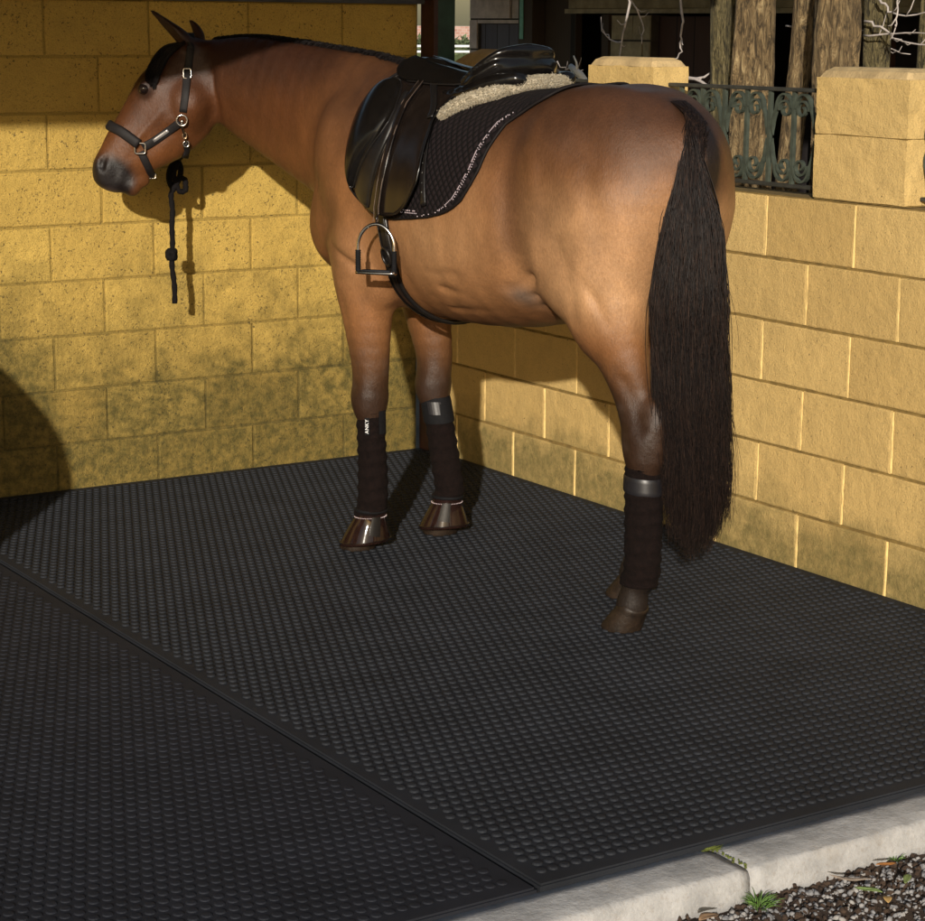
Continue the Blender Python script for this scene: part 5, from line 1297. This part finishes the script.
# closed loops over nose, poll and under the chin
def loop(pa, name, w, th, mat, mid=None, off=.005):
    a, na = cast_head(pa[0], 1, off); b, nb = cast_head(pa[0], -1, off)
    P1 = [cast_head(p, 1, off) for p in pa]; P2 = [cast_head(p, -1, off) for p in pa[::-1]]
    md = [(np.array(mid), (np.array(mid)-(np.array(pa[-1])))/np.linalg.norm(np.array(mid)-np.array(pa[-1])+1e-9))] if mid is not None else []
    A = P1+md+P2; m = MB(); strap([q[0] for q in A], w, th, m, [q[1] for q in A]); return m.build(name, mat, HT, smooth=True)
up_ = np.array(HU)
nb_ = np.array(H_NOSE[-1])
def outer(p, d):
    loc, no, i, dist = BV.ray_cast(Vector(np.array(p)+d*.4), Vector(-d), .8); return np.array(loc)+d*.010 if loc else np.array(p)
loop(H_NOSE, 'noseband', .034, .016, M['web'], outer(nb_-up_*.05, up_), .009)
for k in range(3):
    pass
loop([H_CHIN[-1]], 'chin_loop', .026, .007, M['web'], outer(np.array(H_CHIN[-1])+up_*.02, -up_), .005)
loop([H_CROWN[1]], 'crownpiece', .030, .008, M['web'], outer(np.array(H_CROWN[1])-np.array([0, 0, .05]), np.array([0, 0, 1.])), .006)
loop([H_THROAT[3]], 'jaw_strap', .022, .006, M['web'], outer(np.array(H_THROAT[4]), -up_), .006)
def ring_at(p, r, rr, name, mat, sq=False, off=.010, seg=24, parent=None, asp=1.0):
    c_, nn = cast_head(p, 1, off); nn = -VDH*.8+nn*.2; nn /= np.linalg.norm(nn)
    a1 = np.cross(nn, [0, 0, 1.]); a1 /= np.linalg.norm(a1); a2 = np.cross(nn, a1); pts = []
    for k in range(seg):
        a = 2*math.pi*k/seg; c1, s1 = math.cos(a), math.sin(a)
        if sq: e = .35; c1 = math.copysign(abs(c1)**e, c1); s1 = math.copysign(abs(s1)**e, s1)
        pts.append(c_+a1*c1*r+a2*s1*r*asp)
    m = MB(); m.tube(h2w(np.array(pts)), rr, 8, cyc=True); return m.build(name, mat, HT, smooth=True)
ring_at(H_RING, .018, .0032, 'cheek_ring', M['steel'])
ring_at(H_CROWN[3], .013, .0028, 'buckle', M['steel'], True, asp=1.25)
ring_at(H_SQ, .018, .0032, 'square_ring', M['steel'], True, off=.012)
ring_at(H_THROAT[1], .007, .0022, 'snap', M['brass'], False, asp=1.5); ring_at(H_THROAT[2], .010, .0026, 'snap_ring', M['steel'], False)
ring_at(H_CHIN[-1], .012, .0026, 'buckle', M['steel'], True, asp=.7)
hstrap([H_THROAT[2], H_THROAT[3], tuple(np.array(H_THROAT[4])*.6+np.array(H_THROAT[3])*.4)], .020, .008, 'throat_tab', M['web'], .008, far=False)
m = MB(); cq = [h2w(cast_head(p, 1, .009)[0])[0] for p in ([H_RING]+H_THROAT[:3])]; m.tube(crom([(*p, 0, 0) for p in cq], 4)[:, :3], .0042, 7); m.build('snap_shank', M['steel'], HT, smooth=True)
# engraved plate on the side strap
P_, N_ = [], []
for q in (.30, .5, .72):
    p = np.array(H_CHEEK[0])*(1-q)+np.array(H_CHEEK[-1])*q; a, b = cast_head(p, 1, .0095); P_.append(a); N_.append(b)
m = MB(); strap(P_, .012, .003, m, N_); m.build('name_plate', M['silver'], HT, smooth=True)
# lead rope
RP = empty('lead_rope', (-1.19, -.28, 1.18), 'black lead rope hanging knotted from the jaw of the horse', 'rope')
j0 = h2w(cast_head(H_THROAT[4], 1, .01)[0])[0]
yy = float(j0[1])*.0-.22
def rp(x, z, dy=0.): return np.array([x, yy+dy, z])
k_ = .035
RX = lambda px, py, dy=0.: np.array([RXB+(px-174)*RXS, yy+dy, RZB-(py-160)*RZS])
RXB, RXS, RZB, RZS = -1.167, .00393, 1.2035, .00363
m = MB()
A1 = [j0+np.array([0, 0, .01]), RX(181, 158), RX(178, 163), RX(176, 172), RX(177, 182), RX(182, 190), RX(187, 188), RX(187, 180), RX(182, 177), RX(177, 184), RX(173, 192), RX(173, 210), RX(173, 230), RX(172, 252), RX(173, 275), RX(174, 301)]
C_ = crom([(*p, 0, 0) for p in A1], 6)[:, :3]
C_[:, 0] += .002*np.sin(np.arange(len(C_))*.6)
m.tube(C_, [.0100+.0012*math.sin(i*2.2) for i in range(len(C_))], 10)
A2 = [RX(181, 160, .01), RX(184, 168, .012), RX(182, 178, .012), RX(176, 186, .014), RX(172, 178, .012), RX(173, 168, .01), RX(178, 161, .01)]
C_ = crom([(*p, 0, 0) for p in A2], 6)[:, :3]; m.tube(C_, .0105, 10)
m.build('rope_line', M['rope'], RP, smooth=True)
m = MB(); kc = RX(172, 252); 
C_ = np.array([kc+np.array([.012*math.cos(a)+.004*math.sin(2*a), .010*math.sin(a), .014*math.cos(a*1.5+.5)]) for a in np.linspace(0, 4*math.pi, 50)]); m.tube(C_, .0100, 8); m.build('knot', M['rope'], RP, smooth=True)
# ---------------------------------------------------------------- leg wraps and bell boots
def legc(key, z):
    tab = dict(lf=([(.50, .545, .160), (.42, .543, .160), (.26, .536, .158), (.17, .535, .158), (.10, .560, .160)]),
               rf=([(.50, .610, -.155), (.42, .593, -.159), (.26, .561, -.166), (.17, .54, -.170), (.10, .565, -.172)]),
               lh=([(.50, -.672, .128), (.42, -.674, .128), (.28, -.678, .128), (.19, -.678, .128), (.10, -.650, .128)]),
               rh=([(.50, -.425, -.122), (.42, -.427, -.122), (.28, -.431, -.122), (.19, -.431, -.122), (.10, -.402, -.122)]))[key]
    T_ = np.array(tab[::-1]); return np.array([np.interp(z, T_[:, 0], T_[:, 1]), np.interp(z, T_[:, 0], T_[:, 2]), z])
def wrap(key, z1, z0, r, label, strapz, band_mat, bandh=.05, lean=0):
    rs = np.random.RandomState(len(label)); t = empty('leg_wrap', h2w(legc(key, z0))[0], label, 'leg wrap', 'dark wraps on the legs of the horse')
    k = 40; n = 90; rings = []; a = np.arange(k)*2*math.pi/k
    for i in range(n+1):
        q = i/n; z = z1+(z0-z1)*q; c_ = legc(key, z)
        rr = r(q)*(1+.012*np.sin(a*3+q*5)+.010*np.sin(a*2-q*11)+rs.normal(0, .003, k))
        lap = np.abs(((q*9+a/(2*math.pi)) % 1)-.5)*2; rr = rr+.0027*np.clip(1-lap*2.2, -.6, 1)
        if i == 0: rr = rr*.93
        if i == n: rr = rr*.90
        tz = .008*np.cos(a+1.0)*(1 if i in (0, 1) else 0)
        rings.append(h2w(np.stack([c_[0]+np.cos(a)*rr*1.06, c_[1]+np.sin(a)*rr*.97, np.full(k, z)+tz], 1)))
    rings = [rings[0]*.6+rings[0].mean(0)*.4-np.array([0, 0, .004])]+rings+[rings[-1]*.6+rings[-1].mean(0)*.4+np.array([0, 0, .004])]
    m = MB(); m.ring_loft(rings[::-1]); m.build('bandage', M['wrap'], t, smooth=True)
    if strapz is not None:
        rings = []
        for dz in np.linspace(bandh/2, -bandh/2, 9):
            z = strapz+dz; c_ = legc(key, z); rr = (r((z1-z)/(z1-z0))+.0042)*(1 if abs(dz) < bandh*.48 else .97)
            rings.append(h2w(np.stack([c_[0]+np.cos(a)*rr*1.06, c_[1]+np.sin(a)*rr*.97, np.full(k, z)+.004*np.cos(a+lean)], 1)))
        m = MB(); m.ring_loft(rings[::-1], caps=False); m.build('closure_band', band_mat, t, smooth=True)
    return t
CAMD = np.array([-.5321, -.8215, 0]); CAMD /= np.linalg.norm(CAMD)
RTV = np.array([.8402, -.5422, 0]); RTV /= np.linalg.norm(RTV)
def patch(t, key, z, h, angle, w, r, name, mat, parts=8):
    """curved patch on a wrap, angle from the camera-facing line"""
    c_ = h2w(legc(key, z))[0]; base = math.atan2(CAMD[1], CAMD[0])+angle; rows = []
    for dz in (h/2, -h/2):
        cz = h2w(legc(key, z+dz))[0]
        rows.append([cz+np.array([math.cos(base+q), math.sin(base+q), 0])*r for q in np.linspace(-w/2/r, w/2/r, parts)])
    V = np.array(rows[0]+rows[1]); m = MB(); m.add(V, [(j, j+1, parts+j+1, parts+j) for j in range(parts-1)])
    o = m.build(name, mat, t); md = o.modifiers.new('s', 'SOLIDIFY'); md.thickness = .002; md.offset = 0; return o
rL = lambda q: .0450+.002*math.sin(q*3.0)+.005*max(0, q-.5)*2
t = wrap('lf', .475, .105, rL, 'dark brown fleece wrap with a small white lettered tag on the left foreleg', None, None)
patch(t, 'lf', .435, .075, .95, .035, .0505, 'closure_band', M['wrap_black'])
lab = patch(t, 'lf', .425, .056, -.18, .0150, .0530, 'brand_tag', M['wrap_black'], 3)
tc = bpy.data.curves.new('tag_lettering', 'FONT'); tc.body = 'ANKY'; tc.size = .0160; tc.extrude = .0004; tc.align_x = 'CENTER'; tc.align_y = 'CENTER'; tc.offset = .0001; tc.space_character = 1.12
to = bpy.data.objects.new('tmp_text', tc); COL.objects.link(to); dg = bpy.context.evaluated_depsgraph_get(); me = bpy.data.meshes.new_from_object(to.evaluated_get(dg)); bpy.data.objects.remove(to)
base = math.atan2(CAMD[1], CAMD[0])-.18; nrm = Vector((math.cos(base), math.sin(base), 0)); upv = Vector((0, 0, 1)); c_ = Vector(h2w(legc('lf', .425))[0])+nrm*.0550
xax = upv; yax = nrm.cross(xax)
R3 = Matrix((xax, yax, nrm)).transposed().to_4x4(); R3.translation = c_
me.transform(R3); o = link('lettering', me, M['label_white'], t)
o2 = patch(t, 'lf', .425, .056, -.18, .0008, .0546, 'tag_border', M['label_white'], 2) if False else None
for (dx, w_) in (): patch(t, 'lf', .425, .052, -.18+dx/.0535, .0010, .0545, 'tag_border', M['label_white'], 2)
rR = lambda q: .0465+.002*math.sin(q*3.0)+.003*max(0, q-.5)*2
t = wrap('rf', .490, .110, rR, 'dark brown fleece wrap with a wide black band on the right foreleg', .432, M['wrap_black'], .085, 2.0)
patch(t, 'rf', .440, .042, -.05, .055, .0525, 'satin_patch', M['satin'])
rH = lambda q: .0490+.002*math.sin(q*6)+.006*q
t = wrap('lh', .490, .140, rH, 'dark brown wrap with a satin band on the left hind leg beside the tail', .435, M['satin'], .048)
patch(t, 'lh', .432, .020, 1.35, .012, .0545, 'silver_tab', M['silver'])
wrap('rh', .490, .160, rH, 'dark wrap on the right hind leg, mostly hidden by the left one', .435, M['satin'], .048)
def bell(key, yaw, label):
    f, l = foot_frame(yaw); c_ = legc(key, .10); t = empty('bell_boot', h2w((c_[0], c_[1], .02))[0], label, 'bell boot', 'glossy bell boots on the front hooves')
    k = 36; a = np.arange(k)*2*math.pi/k; st = [(.138, -.016, .049, .048), (.132, -.014, .050, .049), (.115, -.010, .051, .050), (.09, -.002, .061, .061), (.06, .006, .072, .074), (.036, .010, .081, .084), (.026, .012, .084, .088), (.026, .012, .080, .084), (.06, .006, .067, .069), (.115, -.010, .047, .046), (.130, -.014, .041, .040)]
    B0 = h2w((c_[0], c_[1], 0))[0]
    def ring(z, fo, ru, rl): return B0+np.outer(np.cos(a)*ru+fo, f)+np.outer(np.sin(a)*rl, l)+np.outer(np.full(k, z)-.010*np.cos(a)*(.14-z)/.1, [0, 0, 1])
    m = MB(); m.ring_loft([ring(*s_) for s_ in st][::-1], caps=False); m.build('boot_shell', M['patent'], t, smooth=True)
    m = MB(); m.tube(ring(.140, -.016, .0500, .0490), .006, 8, cyc=True); m.build('neoprene_collar', M['wrap_black'], t, smooth=True)
    m = MB(); m.tube(ring(.036, .010, .0825, .0855), .0014, 6, cyc=True); m.build('stitched_rim', M['leather_brown'], t, smooth=True)
    m = MB(); R_ = ring(.118, -.011, .0525, .0515); R_ = np.vstack([R_, R_[:1]])
    L_ = np.linspace(0, k, 56)[:-1]
    for q in L_:
        i = int(q); p = R_[i]*(1-q+i)+R_[i+1]*(q-i); bm = bmesh.new(); bmesh.ops.create_icosphere(bm, subdivisions=1, radius=.0021)
        for v_ in bm.verts: v_.co += Vector(p)
        m.bm(bm)
    m.build('crystal_band', M['crystal'], t)
    # overlapping closure tab on the outside
    m = MB(); V = []; n = 8
    for z in (.122, .045):
        q = (.122-z)/.092
        for j in range(n):
            b_ = 2.35+j/(n-1)*.55; ru = .0535+(.0815-.0535)*q; fo = -.011+.025*q; V.append(B0+(math.cos(b_)*ru+fo)*f+math.sin(b_)*ru*.97*l+np.array([0, 0, z-.010*math.cos(b_)*(.14-z)/.1]))
    m.add(V, [(j, j+1, n+j+1, n+j) for j in range(n-1)]); o = m.build('closure_tab', M['leather_dull'], t); md = o.modifiers.new('s', 'SOLIDIFY'); md.thickness = .003; md.offset = 0
bell('lf', 14, 'glossy dark bell boot with a crystal band on the left front hoof')
bell('rf', -12, 'glossy bell boot with crystal band on the right front hoof, nearer the wall')
